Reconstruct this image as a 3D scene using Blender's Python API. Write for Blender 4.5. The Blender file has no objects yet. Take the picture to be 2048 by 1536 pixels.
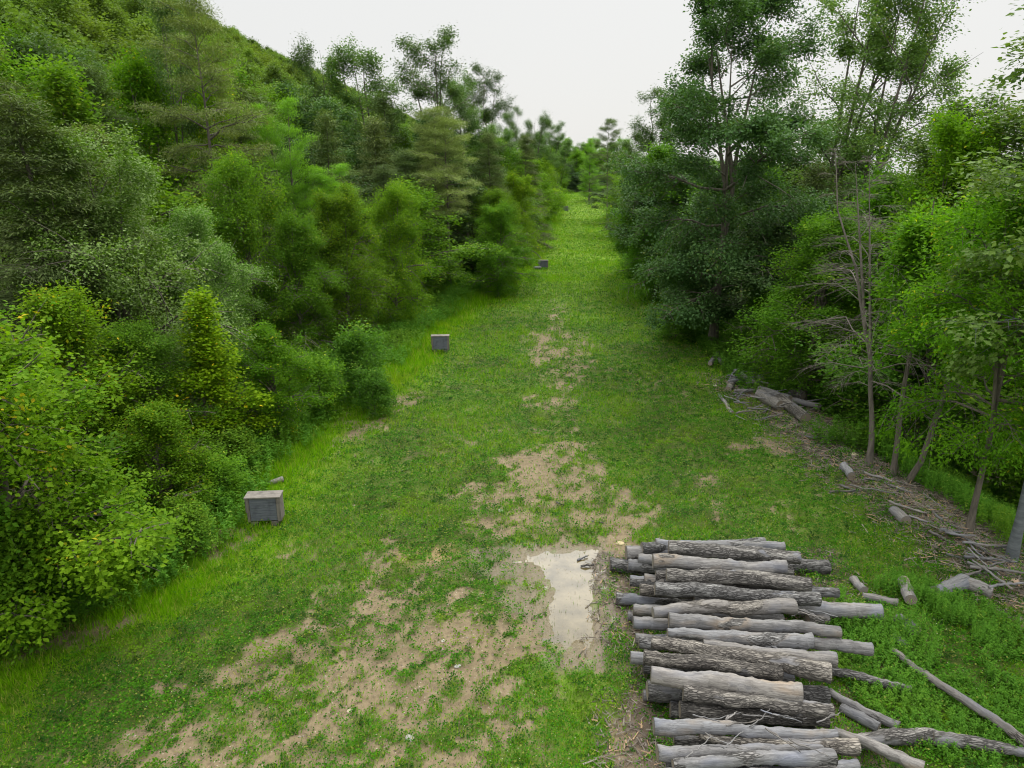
import bpy, math, random
import numpy as np
from mathutils import Vector, Matrix
R = math.radians
sc = bpy.context.scene
C = sc.collection

# ---------------------------------------------------------------- camera, sky, sun, exposure
PITCH = 17.0; CAMZ = 10.0; F = 1420.0
cam = bpy.data.cameras.new('camera'); camo = bpy.data.objects.new('camera', cam); C.objects.link(camo)
camo.location = (0, 0, CAMZ); camo.rotation_euler = (R(90 - PITCH), 0, 0)
cam.sensor_width = 36; cam.lens = F / 2048 * 36; cam.clip_end = 6000; cam.clip_start = 0.1
sc.camera = camo
SUN_EL, SUN_AZ = 50.0, 22.0            # degrees; azimuth clockwise from +Y (straight ahead)
w = bpy.data.worlds.new('World'); sc.world = w; w.use_nodes = True
nt = w.node_tree; nt.nodes.clear()
def N(t, typ, **k):
    n = t.nodes.new(typ)
    for a, b in k.items():
        setattr(n, a, b)
    return n
out = N(nt, 'ShaderNodeOutputWorld'); bg = N(nt, 'ShaderNodeBackground')
sky = N(nt, 'ShaderNodeTexSky', sky_type='NISHITA', sun_disc=False, sun_elevation=R(SUN_EL), sun_rotation=R(SUN_AZ), dust_density=3.0)
bg.inputs['Strength'].default_value = 0.1
tc = N(nt, 'ShaderNodeTexCoord'); sep = N(nt, 'ShaderNodeSeparateXYZ'); nt.links.new(tc.outputs['Generated'], sep.inputs[0])
ramp = N(nt, 'ShaderNodeValToRGB')      # overcast cloud: brighter overhead than at the horizon
ramp.color_ramp.elements[0].position = 0.0; ramp.color_ramp.elements[0].color = (0.80, 0.80, 0.785, 1)
ramp.color_ramp.elements[1].position = 0.75; ramp.color_ramp.elements[1].color = (1.0, 1.0, 0.98, 1)
e = ramp.color_ramp.elements.new(0.22); e.color = (0.81, 0.81, 0.795, 1)
nt.links.new(sep.outputs['Z'], ramp.inputs[0])
zen = N(nt, 'ShaderNodeMapRange'); zen.inputs['From Min'].default_value = 0.2; zen.inputs['From Max'].default_value = 0.8
zen.inputs['To Min'].default_value = 8.5; zen.inputs['To Max'].default_value = 24.0
nt.links.new(sep.outputs['Z'], zen.inputs['Value'])
nz = N(nt, 'ShaderNodeTexNoise'); nz.inputs['Scale'].default_value = 1.6; nz.inputs['Detail'].default_value = 3
nt.links.new(tc.outputs['Generated'], nz.inputs['Vector'])
cl = N(nt, 'ShaderNodeMapRange'); cl.inputs['To Min'].default_value = 0.97; cl.inputs['To Max'].default_value = 1.03
nt.links.new(nz.outputs['Fac'], cl.inputs['Value'])
m1 = N(nt, 'ShaderNodeMath', operation='MULTIPLY'); nt.links.new(zen.outputs[0], m1.inputs[0]); nt.links.new(cl.outputs[0], m1.inputs[1])
# a thin, brighter spot in the cloud below the hidden sun
dt = N(nt, 'ShaderNodeVectorMath', operation='DOT_PRODUCT'); nt.links.new(tc.outputs['Generated'], dt.inputs[0])
dt.inputs[1].default_value = (math.cos(R(28)) * math.sin(R(5)), math.cos(R(28)) * math.cos(R(5)), math.sin(R(28)))
gl = N(nt, 'ShaderNodeMapRange', interpolation_type='SMOOTHSTEP'); nt.links.new(dt.outputs['Value'], gl.inputs['Value'])
gl.inputs['From Min'].default_value = .975; gl.inputs['From Max'].default_value = 1.0; gl.inputs['To Min'].default_value = 1.0; gl.inputs['To Max'].default_value = 3.4
m2 = N(nt, 'ShaderNodeMath', operation='MULTIPLY'); nt.links.new(m1.outputs[0], m2.inputs[0]); nt.links.new(gl.outputs[0], m2.inputs[1]); m1 = m2
vs = N(nt, 'ShaderNodeVectorMath', operation='SCALE'); nt.links.new(ramp.outputs[0], vs.inputs[0]); nt.links.new(m1.outputs[0], vs.inputs['Scale'])
mix = N(nt, 'ShaderNodeMix', data_type='RGBA'); mix.inputs[0].default_value = 0.93
nt.links.new(sky.outputs[0], mix.inputs[6]); nt.links.new(vs.outputs[0], mix.inputs[7])
nt.links.new(mix.outputs[2], bg.inputs[0]); nt.links.new(bg.outputs[0], out.inputs[0])
sl = bpy.data.lights.new('sun', 'SUN'); sl.energy = 2.0; sl.angle = R(14); sl.color = (1, 0.95, 0.86)
so = bpy.data.objects.new('sun', sl); C.objects.link(so)
so.rotation_euler = (R(90 - SUN_EL), 0, R(180 - SUN_AZ))
sc.view_settings.view_transform = 'Standard'; sc.view_settings.look = 'None'; sc.view_settings.gamma = 1
sc.view_settings.exposure = 0.33
sc.render.engine = 'CYCLES'
sc.cycles.filter_width = 1.1; sc.cycles.max_bounces = 5; sc.cycles.diffuse_bounces = 4; sc.cycles.glossy_bounces = 2
sc.cycles.transmission_bounces = 4; sc.cycles.transparent_max_bounces = 4

# ---------------------------------------------------------------- numeric helpers
_tab = np.random.default_rng(3).random((256, 256))
def vn(x, y):
    x = np.asarray(x, float); y = np.asarray(y, float)
    xi = np.floor(x).astype(int); yi = np.floor(y).astype(int); fx = x - xi; fy = y - yi
    fx = fx * fx * (3 - 2 * fx); fy = fy * fy * (3 - 2 * fy)
    a = _tab[xi & 255, yi & 255]; b = _tab[(xi + 1) & 255, yi & 255]; c = _tab[xi & 255, (yi + 1) & 255]; d = _tab[(xi + 1) & 255, (yi + 1) & 255]
    return (a * (1 - fx) + b * fx) * (1 - fy) + (c * (1 - fx) + d * fx) * fy
def fbm(x, y, o=4, s=0.0):
    v = 0; a = 1; t = 0
    x = np.asarray(x, float) + s * 17.3; y = np.asarray(y, float) + s * 9.1
    for i in range(o):
        v = v + a * vn(x, y); t += a; a *= .5; x = x * 2.03 + 5.2; y = y * 2.03 + 1.7
    return v / t
def ss(a, b, x):
    t = np.clip((np.asarray(x, float) - a) / (b - a), 0, 1); return t * t * (3 - 2 * t)
cp, sp = math.cos(R(PITCH)), math.sin(R(PITCH))
def ray(u, v):
    cy = (768 - v) / F
    return np.array([(u - 1024) / F, cp + sp * cy, -sp + cp * cy])
def P(u, v, z=0.0):
    d = ray(u, v); t = (z - CAMZ) / d[2]
    return d * t + np.array([0, 0, CAMZ]), t
def AT(u, v, y):                       # point of the line of sight at forward distance y
    d = ray(u, v); t = y / d[1]; return d * t + np.array([0, 0, CAMZ])
_L = [(-300, 1500), (0, 1300), (250, 1215), (420, 1100), (500, 1000), (590, 900), (660, 830), (760, 770), (850, 670), (950, 600), (1040, 530), (1070, 480)]
_Rt = [(2500, 1500), (2048, 1190), (1880, 1080), (1720, 960), (1600, 870), (1440, 740), (1340, 620), (1262, 540), (1225, 480)]
_lp = sorted([tuple(P(*q)[0][:2]) for q in _L] + [(9.5, 150), (12.5, 180), (13, 400)], key=lambda a: a[1])
_rp = sorted([tuple(P(*q)[0][:2]) for q in _Rt] + [(19.0, 150), (22, 180), (25, 230), (26, 400)], key=lambda a: a[1])
def xl(y): return np.interp(y, [a[1] for a in _lp], [a[0] for a in _lp])
def xr(y): return np.interp(y, [a[1] for a in _rp], [a[0] for a in _rp])
def G(x, y):                           # height of the ground
    x = np.asarray(x, float); y = np.asarray(y, float)
    z = 3.0 * ss(80, 210, y) + 0.0 * x
    s = np.clip((-27 - x) / 118, 0, 1)
    h = 57 * (0.55 * s + 0.45 * (1 - np.cos(np.pi * s)) / 2) * np.where(s > 0, ss(0, .12, s) * .6 + .4, 0)
    h = h * (1 - 0.6 * ss(900, 1700, y)) * ss(-60, 30, y) - 30 * ss(-150, -300, x) * (x < -150)
    z = z + h
    dl = np.clip(xl(y) - x, 0, 40); z = z + 0.045 * dl
    dr = x - xr(y)
    z = z - 2.2 * ss(1.2, 7, dr) - 4.0 * ss(8, 60, dr)
    z = z + 0.30 * np.exp(-((dr - .2) / .8) ** 2) * ss(34, 28, y) * (0.5 + fbm(x, y, 2))   # debris berm
    z = z + (fbm(x * .35, y * .35, 3) - .5) * .16
    return z
def GP(u, v):
    z = 0.0
    for _ in range(25):
        p, t = P(u, v, z); z = .5 * z + .5 * float(G(p[0], p[1]))
    return np.array([p[0], p[1], float(G(p[0], p[1]))]), t
def inpoly(x, y, poly):
    ins = np.zeros(x.shape, bool); n = len(poly)
    for i in range(n):
        x1, y1 = poly[i]; x2, y2 = poly[(i + 1) % n]
        c = ((y1 > y) != (y2 > y)) & (x < (x2 - x1) * (y - y1) / (y2 - y1 + 1e-12) + x1); ins ^= c
    return ins
def sdpoly(x, y, poly):                # signed distance, positive inside
    d = np.full(x.shape, 1e9); n = len(poly)
    for i in range(n):
        x1, y1 = poly[i]; x2, y2 = poly[(i + 1) % n]; dx, dy = x2 - x1, y2 - y1
        t = np.clip(((x - x1) * dx + (y - y1) * dy) / (dx * dx + dy * dy), 0, 1)
        d = np.minimum(d, np.hypot(x - x1 - t * dx, y - y1 - t * dy))
    return np.where(inpoly(x, y, poly), d, -d)
def ground_poly(pts): return [tuple(P(*q)[0][:2]) for q in pts]
# bare patches of the field, their outline on the ground; (outline, bareness, edge width)
BARE = [
 (ground_poly([(1030, 905), (1110, 893), (1160, 905), (1200, 950), (1290, 990), (1300, 1030), (1260, 1075), (1100, 1075), (960, 1080), (950, 1000), (1000, 940)]), .84, 1.0),
 (ground_poly([(1070, 665), (1160, 660), (1185, 700), (1165, 760), (1120, 820), (1085, 820), (1090, 740), (1050, 700)]), .72, 1.2),
 (ground_poly([(1105, 625), (1120, 625), (1118, 665), (1100, 665)]), .8, .8),
 (ground_poly([(1095, 600), (1125, 600), (1150, 780), (1165, 900), (1100, 900), (1105, 780)]), .52, .7),
 (ground_poly([(890, 985), (960, 955), (940, 975), (890, 1000)]), .8, .35),
 (ground_poly([(790, 1085), (960, 1090), (1060, 1110), (1080, 1330), (1040, 1420), (1060, 1700), (150, 1700), (230, 1480), (480, 1330), (640, 1230), (730, 1130)]), .74, 1.1),
 (ground_poly([(1370, 940), (1430, 950), (1460, 1010), (1440, 1050), (1380, 1000)]), .62, .7),
 (ground_poly([(1450, 880), (1560, 880), (1600, 905), (1480, 900)]), .6, .4),
 (ground_poly([(1270, 1290), (1180, 1250), (1200, 1100), (1260, 1080), (1330, 1700), (1170, 1700)]), .85, .35),
 (ground_poly([(380, 1060), (520, 1060), (470, 1100), (430, 1140), (390, 1120)]), .7, .35),
 (ground_poly([(-60, 1270), (150, 1215), (300, 1230), (200, 1290), (0, 1330)]), .8, .4),
 (ground_poly([(690, 860), (830, 780), (850, 790), (760, 860), (650, 900)]), .5, .6),
]
PUD = ground_poly([(1048, 1116), (1064, 1106), (1085, 1098), (1120, 1104), (1155, 1096), (1196, 1098), (1194, 1150), (1192, 1190), (1194, 1240), (1190, 1300), (1172, 1318), (1162, 1284), (1140, 1296), (1116, 1290), (1102, 1262), (1096, 1225), (1102, 1180), (1098, 1160), (1076, 1140)])
MUD = ground_poly([(950, 1090), (1210, 1085), (1205, 1340), (1090, 1320), (1040, 1230), (980, 1150)])
TAN = ground_poly([(800, 1085), (950, 1085), (900, 1120), (800, 1130)])
def bare_at(x, y, ground=False):
    n = fbm(x * 1.6, y * 1.6, 4) - .5; n2 = fbm(x * .5, y * .5, 2, 2) - .5
    b = np.zeros(np.shape(x))
    for poly, k, wd in BARE:
        b = np.maximum(b, k * ss(-wd, wd * .6, sdpoly(x, y, poly) + n * wd * 2.2))
    b = np.maximum(b, ss(-.25, .1, sdpoly(x, y, MUD) + n * .6) * .8)
    dr = x - xr(y)
    b = np.maximum(b, .95 * np.exp(-((dr - .6 + n) / 1.3) ** 2) * ss(36, 29, y))
    # streaks that run with the vehicle tracks, and scattered thin spots
    b = np.clip(b + .40 * ss(.56, .74, fbm(x * .55, y * .55, 4, 5)) * ss(60, 25, y), 0, 1)
    a_, c_ = x * .45 + y * .89, x * .89 - y * .45          # along and across the old wheel tracks
    fine = fbm(x * 6.5, y * 6.5, 3, 9); mid = fbm(x * 2.2, y * 2.2, 3, 19); an = fbm(a_ * .6, c_ * 3.2, 3, 14)
    cover = ss(.10, .80, (1 - b) * 1.0 + (fine - .5) * 1.5 + (mid - .5) * 1.2 + (an - .5) * 1.1 + .17)
    return (1 - cover) * .6 + b * .4 if ground else 1 - cover

# ---------------------------------------------------------------- mesh and object helpers
def mesh_np(name, V, Fa, k, mat, var=None, smooth=False, extra=None):
    V = np.asarray(V, np.float32).reshape(-1, 3); Fa = np.asarray(Fa, np.int32).reshape(-1, k)
    me = bpy.data.meshes.new(name); me.vertices.add(len(V)); me.vertices.foreach_set('co', V.ravel())
    me.loops.add(Fa.size); me.loops.foreach_set('vertex_index', Fa.ravel())
    me.polygons.add(len(Fa)); me.polygons.foreach_set('loop_start', np.arange(0, Fa.size, k, dtype=np.int32))
    me.polygons.foreach_set('use_smooth', np.full(len(Fa), smooth))
    if mat: me.materials.append(mat)
    for nm, arr in ([('var', var)] if var is not None else []) + list((extra or {}).items()):
        at = me.attributes.new(nm, 'FLOAT', 'POINT'); at.data.foreach_set('value', np.asarray(arr, np.float32))
    me.update(calc_edges=True); me.validate()
    return me
def link(name, data, parent=None, loc=None, rz=0.0, scale=None, color=None):
    o = bpy.data.objects.new(name, data); C.objects.link(o)
    if parent: o.parent = parent
    if loc is not None: o.location = tuple(float(a) for a in loc)
    if rz: o.rotation_euler = (0, 0, rz)
    if scale is not None: o.scale = scale if hasattr(scale, '__len__') else (scale,) * 3
    if color: o.color = color
    return o
def tag(o, label=None, cat=None, group=None, kind=None):
    if label: o['label'] = label
    if cat: o['category'] = cat
    if group: o['group'] = group
    if kind: o['kind'] = kind
    return o
class Tubes:                            # many tapered tubes in one mesh
    def __init__(s): s.V = []; s.F = []; s.n = 0; s.var = []
    def add(s, pts, rad, k=6, cap=False, var=0.5):
        pts = np.asarray(pts, float); n = len(pts); rad = np.broadcast_to(rad, n)
        T = np.gradient(pts, axis=0); T /= np.linalg.norm(T, axis=1, keepdims=True) + 1e-9
        ref = np.array([0, 0, 1.0]) if abs(T[0, 2]) < .8 else np.array([1.0, 0, 0])
        A = np.cross(T, ref); A /= np.linalg.norm(A, axis=1, keepdims=True) + 1e-9; B = np.cross(T, A)
        a = np.arange(k) * 2 * np.pi / k
        V = pts[:, None] + rad[:, None, None] * (np.cos(a)[None, :, None] * A[:, None] + np.sin(a)[None, :, None] * B[:, None])
        i = np.arange(n - 1)[:, None] * k; j = np.arange(k)[None]
        Fq = np.stack([i + j, i + (j + 1) % k, i + k + (j + 1) % k, i + k + j], -1).reshape(-1, 4) + s.n
        s.V.append(V.reshape(-1, 3)); s.F.append(Fq); s.n += n * k; s.var.append(np.full(n * k, var))
    def mesh(s, name, mat, smooth=True):
        return mesh_np(name, np.concatenate(s.V), np.concatenate(s.F), 4, mat, np.concatenate(s.var), smooth)
def leaves(P0, axis, nrm, L, Wd, fold=0.0):     # diamond leaves as quads
    axis = axis / (np.linalg.norm(axis, axis=1, keepdims=True) + 1e-9)
    sd = np.cross(nrm, axis); sd /= np.linalg.norm(sd, axis=1, keepdims=True) + 1e-9
    L = np.asarray(L).reshape(-1, 1); Wd = np.asarray(Wd).reshape(-1, 1)
    up = np.cross(axis, sd)
    V = np.stack([P0, P0 + axis * L * .45 + sd * Wd * .5 + up * Wd * fold, P0 + axis * L, P0 + axis * L * .45 - sd * Wd * .5 + up * Wd * fold], 1)
    return V.reshape(-1, 3)
def quads(n): return np.arange(n * 4).reshape(-1, 4)
def unit(r, n): v = r.normal(size=(n, 3)); return v / np.linalg.norm(v, axis=1, keepdims=True)

# ---------------------------------------------------------------- materials
def mat_new(name):
    m = bpy.data.materials.new(name); m.use_nodes = True; t = m.node_tree; t.nodes.clear()
    o = N(t, 'ShaderNodeOutputMaterial'); return m, t, o
def rgbmix(t, a, b, fac, typ='MIX'):
    n = N(t, 'ShaderNodeMix', data_type='RGBA', blend_type=typ)
    for idx, s in ((6, a), (7, b)):
        if isinstance(s, tuple): n.inputs[idx].default_value = (*s, 1) if len(s) == 3 else s
        else: t.links.new(s, n.inputs[idx])
    if isinstance(fac, (int, float)): n.inputs[0].default_value = fac
    else: t.links.new(fac, n.inputs[0])
    return n.outputs[2]
def mrange(t, s, a, b, c=0., d=1.):
    n = N(t, 'ShaderNodeMapRange'); t.links.new(s, n.inputs['Value'])
    for k, v in (('From Min', a), ('From Max', b), ('To Min', c), ('To Max', d)): n.inputs[k].default_value = v
    return n.outputs[0]
def noise(t, vec, scale, detail=3, rough=.5, dist=0):
    n = N(t, 'ShaderNodeTexNoise'); n.inputs['Scale'].default_value = scale; n.inputs['Detail'].default_value = detail
    n.inputs['Roughness'].default_value = rough; n.inputs['Distortion'].default_value = dist
    if vec is not None: t.links.new(vec, n.inputs['Vector'])
    return n.outputs['Fac']
def attr(t, nm): n = N(t, 'ShaderNodeAttribute', attribute_name=nm); return n.outputs['Fac']
def leafmat(name, a, b, yel=None, trans=.35, rough=.65, spec=.07, hue_var=.22, useobj=True, pale=None, patch=None):
    """leaf surface: a..b between leaves, a few yel leaves, tinted per plant; light passes through"""
    m, t, o = mat_new(name)
    v = attr(t, 'var'); oi = N(t, 'ShaderNodeObjectInfo')
    col = rgbmix(t, a, b, v)
    if patch:
        geo = N(t, 'ShaderNodeNewGeometry')
        pn = noise(t, geo.outputs['Position'], patch[1], 3)
        col = rgbmix(t, col, patch[0], mrange(t, pn, patch[2], patch[2] + .12, 0, .85))
    if patch and len(patch) > 3:
        col = rgbmix(t, col, patch[3], mrange(t, noise(t, geo.outputs['Position'], patch[4], 3, .6), .48, .62, 0, .75))
    if yel: col = rgbmix(t, col, yel, mrange(t, v, .90, .93, 0, .9))
    val = mrange(t, oi.outputs['Random'], 0, 1, 1 - hue_var, 1 + hue_var)
    hs = N(t, 'ShaderNodeHueSaturation'); t.links.new(col, hs.inputs['Color']); t.links.new(val, hs.inputs['Value'])
    col = hs.outputs[0]
    if useobj: col = rgbmix(t, col, oi.outputs['Color'], 1.0, 'MULTIPLY')
    if pale:
        geo = N(t, 'ShaderNodeNewGeometry')
        col = rgbmix(t, col, pale, mrange(t, geo.outputs['Backfacing'], 0, 1, 0, .6))
    p = N(t, 'ShaderNodeBsdfPrincipled'); t.links.new(col, p.inputs['Base Color'])
    p.inputs['Roughness'].default_value = rough; p.inputs['Specular IOR Level'].default_value = spec
    tr = N(t, 'ShaderNodeBsdfTranslucent')
    tcx = rgbmix(t, col, (1.25, 1.35, .45), 1.0, 'MULTIPLY'); t.links.new(tcx, tr.inputs[0])
    mx = N(t, 'ShaderNodeMixShader'); mx.inputs[0].default_value = trans
    t.links.new(p.outputs[0], mx.inputs[1]); t.links.new(tr.outputs[0], mx.inputs[2]); t.links.new(mx.outputs[0], o.inputs[0])
    return m
M = {}
M['birch'] = leafmat('birch_leaves', (.06, .15, .014), (.17, .29, .022), (.32, .36, .04), trans=.42)
M['silver'] = leafmat('silver_leaves', (.055, .135, .018), (.17, .28, .03), (.30, .36, .10), trans=.38, rough=.5, spec=.25, pale=(.21, .31, .09))
M['maple'] = leafmat('maple_leaves', (.065, .165, .010), (.17, .28, .016), (.50, .40, .03), trans=.45)
M['oak'] = leafmat('oak_leaves', (.05, .105, .03), (.10, .17, .042), (.16, .19, .04), trans=.3, spec=.2)
M['hem'] = leafmat('hemlock_needles', (.075, .112, .04), (.15, .195, .06), (.20, .23, .09), trans=.22, rough=.7)
M['pine'] = leafmat('pine_needles', (.09, .19, .03), (.16, .32, .04), (.2, .34, .06), trans=.3, rough=.6)
M['mass'] = leafmat('wood_leaves', (.075, .14, .028), (.15, .235, .045), (.2, .26, .07), trans=.35, hue_var=.38, useobj=False, patch=((.13, .19, .03), .02, .53))
M['weed'] = leafmat('weed_leaves', (.06, .17, .02), (.13, .29, .028), (.26, .36, .05), trans=.4, useobj=False, patch=((.13, .24, .02), .25, .55))
M['clover'] = leafmat('clover_leaves', (.030, .125, .006), (.085, .245, .008), (.24, .27, .05), trans=.3, useobj=False, patch=((.15, .27, .008), .5, .55, (.014, .05, .009), 2.3))
M['grass'] = leafmat('grass_blades', (.09, .22, .003), (.18, .36, .004), (.30, .28, .07), trans=.35, useobj=False, patch=((.24, .31, .02), .3, .6, (.06, .14, .01), 1.7))
def barkmat(name, a, b, sx=2, s=9):
    m, t, o = mat_new(name); tcn = N(t, 'ShaderNodeTexCoord'); mp = N(t, 'ShaderNodeMapping'); mp.inputs['Scale'].default_value = (s, s, sx)
    t.links.new(tcn.outputs['Object'], mp.inputs[0]); n = noise(t, mp.outputs[0], 1.0, 5, .65)
    oi = N(t, 'ShaderNodeObjectInfo')
    col = rgbmix(t, a, b, mrange(t, n, .35, .65)); col = rgbmix(t, col, oi.outputs['Color'], 1.0, 'MULTIPLY')
    p = N(t, 'ShaderNodeBsdfPrincipled'); p.inputs['Roughness'].default_value = .9; t.links.new(col, p.inputs['Base Color'])
    bp = N(t, 'ShaderNodeBump'); bp.inputs['Strength'].default_value = .6; bp.inputs['Distance'].default_value = .03
    t.links.new(n, bp.inputs['Height']); t.links.new(bp.outputs[0], p.inputs['Normal']); t.links.new(p.outputs[0], o.inputs[0]); return m
M['bark'] = barkmat('tree_bark', (.06, .052, .042), (.15, .13, .10))
M['greybark'] = barkmat('grey_dead_bark', (.16, .145, .125), (.34, .31, .27))
M['smooth'] = barkmat('smooth_grey_bark', (.06, .07, .075), (.12, .135, .14), 6, 2)

# ---------------------------------------------------------------- the ground
xs = np.concatenate([np.linspace(-900, -200, 30)[:-1], np.linspace(-200, -30, 70)[:-1], np.linspace(-30, -13, 50)[:-1], np.arange(-13, 16, .12), np.linspace(16, 40, 50), np.linspace(44, 400, 40)])
ys = np.concatenate([np.linspace(-60, 7, 25)[:-1], np.arange(7, 40, .12), np.linspace(40, 80, 120), np.linspace(81, 260, 100), np.linspace(265, 3000, 90)])
X, Y = np.meshgrid(xs, ys); Z = G(X, Y); x, y = X.ravel(), Y.ravel()
near = (y < 80) & (np.abs(x) < 45)
bare = np.zeros(x.shape); bare[near] = bare_at(x[near], y[near], True)
wet = np.zeros(x.shape); wet[near] = ss(-.5, .25, sdpoly(x[near], y[near], MUD) + (fbm(x[near] * 2, y[near] * 2, 3) - .5))
pud = np.full(x.shape, -9.); pud[near] = sdpoly(x[near], y[near], PUD) + (fbm(x[near] * 3, y[near] * 3, 3) - .5) * .28
Z = Z.ravel() + (near) * (fbm(x * 3, y * 3, 3, 1) - .5) * .05
flat = ss(-1.2, -.45, pud); Z = Z * (1 - flat) + flat * (.0) - .07 * ss(.0, .30, pud) + flat * near * (fbm(x * 4, y * 4, 4, 4) - .5) * .075
tan = np.zeros(x.shape); tan[near] = ss(-.3, .2, sdpoly(x[near], y[near], TAN))
forest = np.maximum(ss(.3, 2.0, xl(y) - x), ss(1.6, 3.0, x - xr(y)))
forest = np.maximum(forest, ss(212, 216, y))
deb = ss(1.9, .9, np.abs(x - xr(y) - .7) + (fbm(x * 1.5, y * 1.5, 3, 6) - .5) * 1.2) * ss(37, 30, y)
PIL = ground_poly([(1200, 1110), (1640, 1090), (1800, 1300), (1800, 1700), (1250, 1700)])
deb[near] = np.maximum(deb[near], ss(-.4, .3, sdpoly(x[near], y[near], PIL) + (fbm(x[near] * 2, y[near] * 2, 3) - .5)))
lime = np.maximum(ss(3.2, .6, x - xl(y)), .8 * ss(42, 75, y)) * (1 - forest)
ny, nx = X.shape; idx = np.arange(nx * ny).reshape(ny, nx)
Fq = np.stack([idx[:-1, :-1], idx[:-1, 1:], idx[1:, 1:], idx[1:, :-1]], -1).reshape(-1, 4)
m, t, o = mat_new('field_ground')
geo = N(t, 'ShaderNodeNewGeometry'); pos = geo.outputs['Position']
nA = noise(t, pos, .9, 5, .6); nB = noise(t, pos, 7, 5, .7); nC = noise(t, pos, 45, 3, .7); nD = noise(t, pos, .12, 3)
soil = rgbmix(t, (.16, .125, .07), (.205, .158, .098), mrange(t, nA, .35, .65))
soil = rgbmix(t, soil, (.10, .078, .045), mrange(t, nB, .45, .68, 0, .85))
soil = rgbmix(t, soil, (.24, .18, .075), rgbmix(t, (0, 0, 0), (.8, .8, .8), attr(t, 'tan')))
vor = N(t, 'ShaderNodeTexVoronoi', feature='F1'); vor.inputs['Scale'].default_value = 14; t.links.new(pos, vor.inputs['Vector'])
st = mrange(t, vor.outputs['Distance'], .16, .22, 1, 0)
sel = N(t, 'ShaderNodeSeparateColor'); t.links.new(vor.outputs['Color'], sel.inputs[0]); rr = mrange(t, sel.outputs[0], .72, .74)
mm = N(t, 'ShaderNodeMath', operation='MULTIPLY'); t.links.new(st, mm.inputs[0]); t.links.new(rr, mm.inputs[1])
soil = rgbmix(t, soil, (.30, .26, .20), mm.outputs[0])
soil = rgbmix(t, soil, (.10, .08, .04), rgbmix(t, (0, 0, 0), (.8, .8, .8), attr(t, 'wet')))
sod = rgbmix(t, (.045, .085, .010), (.095, .12, .02), nB); sod = rgbmix(t, sod, (.10, .19, .01), mrange(t, nD, .45, .6, 0, .6))
sod = rgbmix(t, sod, (.14, .25, .002), attr(t, 'lime')); sod = rgbmix(t, sod, (.13, .11, .055), mrange(t, nC, .5, .75, 0, .5))
bm = N(t, 'ShaderNodeMath', operation='ADD'); t.links.new(attr(t, 'bare'), bm.inputs[0]); t.links.new(mrange(t, nB, .3, .7, -.25, .25), bm.inputs[1])
col = rgbmix(t, sod, soil, mrange(t, bm.outputs[0], .2, .75))
lit = rgbmix(t, (.085, .065, .045), (.16, .122, .085), mrange(t, nC, .3, .7)); lit = rgbmix(t, lit, (.07, .055, .04), mrange(t, nB, .4, .65, 0, .8))
col = rgbmix(t, col, lit, attr(t, 'deb'))
fo = rgbmix(t, (.05, .045, .028), (.10, .075, .04), nB); fo = rgbmix(t, fo, (.05, .09, .02), mrange(t, nA, .4, .6, 0, .7))
col = rgbmix(t, col, fo, attr(t, 'forest'))
p = N(t, 'ShaderNodeBsdfPrincipled'); t.links.new(col, p.inputs['Base Color'])
t.links.new(mrange(t, attr(t, 'wet'), 0, 1, .95, .3), p.inputs['Roughness']); p.inputs['Specular IOR Level'].default_value = .3
bp = N(t, 'ShaderNodeBump'); bp.inputs['Strength'].default_value = .7; bp.inputs['Distance'].default_value = .03
hh = N(t, 'ShaderNodeMath', operation='ADD'); t.links.new(nB, hh.inputs[0]); t.links.new(mrange(t, nC, 0, 1, 0, .5), hh.inputs[1])
t.links.new(hh.outputs[0], bp.inputs['Height']); t.links.new(bp.outputs[0], p.inputs['Normal']); t.links.new(p.outputs[0], o.inputs[0])
M['ground'] = m
me = mesh_np('ground', np.stack([x, y, Z], -1), Fq, 4, m, None, True, dict(bare=bare, wet=wet, tan=tan, forest=forest, deb=deb, lime=lime))
tag(link('ground', me), kind='structure')
print('ground', len(x))

# puddle of muddy water
m, t, o = mat_new('muddy_water'); geo = N(t, 'ShaderNodeNewGeometry')
n1 = mrange(t, noise(t, geo.outputs['Position'], 1.3, 5, .6), .35, .65); p = N(t, 'ShaderNodeBsdfPrincipled')
t.links.new(rgbmix(t, (.06, .048, .022), (.15, .122, .066), n1), p.inputs['Base Color'])
p.inputs['Roughness'].default_value = .05; p.inputs['Specular IOR Level'].default_value = .5; p.inputs['IOR'].default_value = 1.4
t.links.new(p.outputs[0], o.inputs[0])
px = [q[0] for q in PUD]; py = [q[1] for q in PUD]
gx, gy = np.meshgrid(np.linspace(min(px) - 1.2, max(px) + .5, 50), np.linspace(min(py) - .6, max(py) + .6, 80))
gi = np.arange(gx.size).reshape(gx.shape)
q4 = np.stack([gi[:-1, :-1], gi[:-1, 1:], gi[1:, 1:], gi[1:, :-1]], -1).reshape(-1, 4)
cxs, cys = gx.ravel()[q4].mean(1), gy.ravel()[q4].mean(1)
q4 = q4[sdpoly(cxs, cys, PUD) > -.42]
me = mesh_np('puddle_water', np.stack([gx.ravel(), gy.ravel(), np.full(gx.size, -.014)], -1), q4, 4, m)
tag(link('puddle_water', me), kind='structure')

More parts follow.
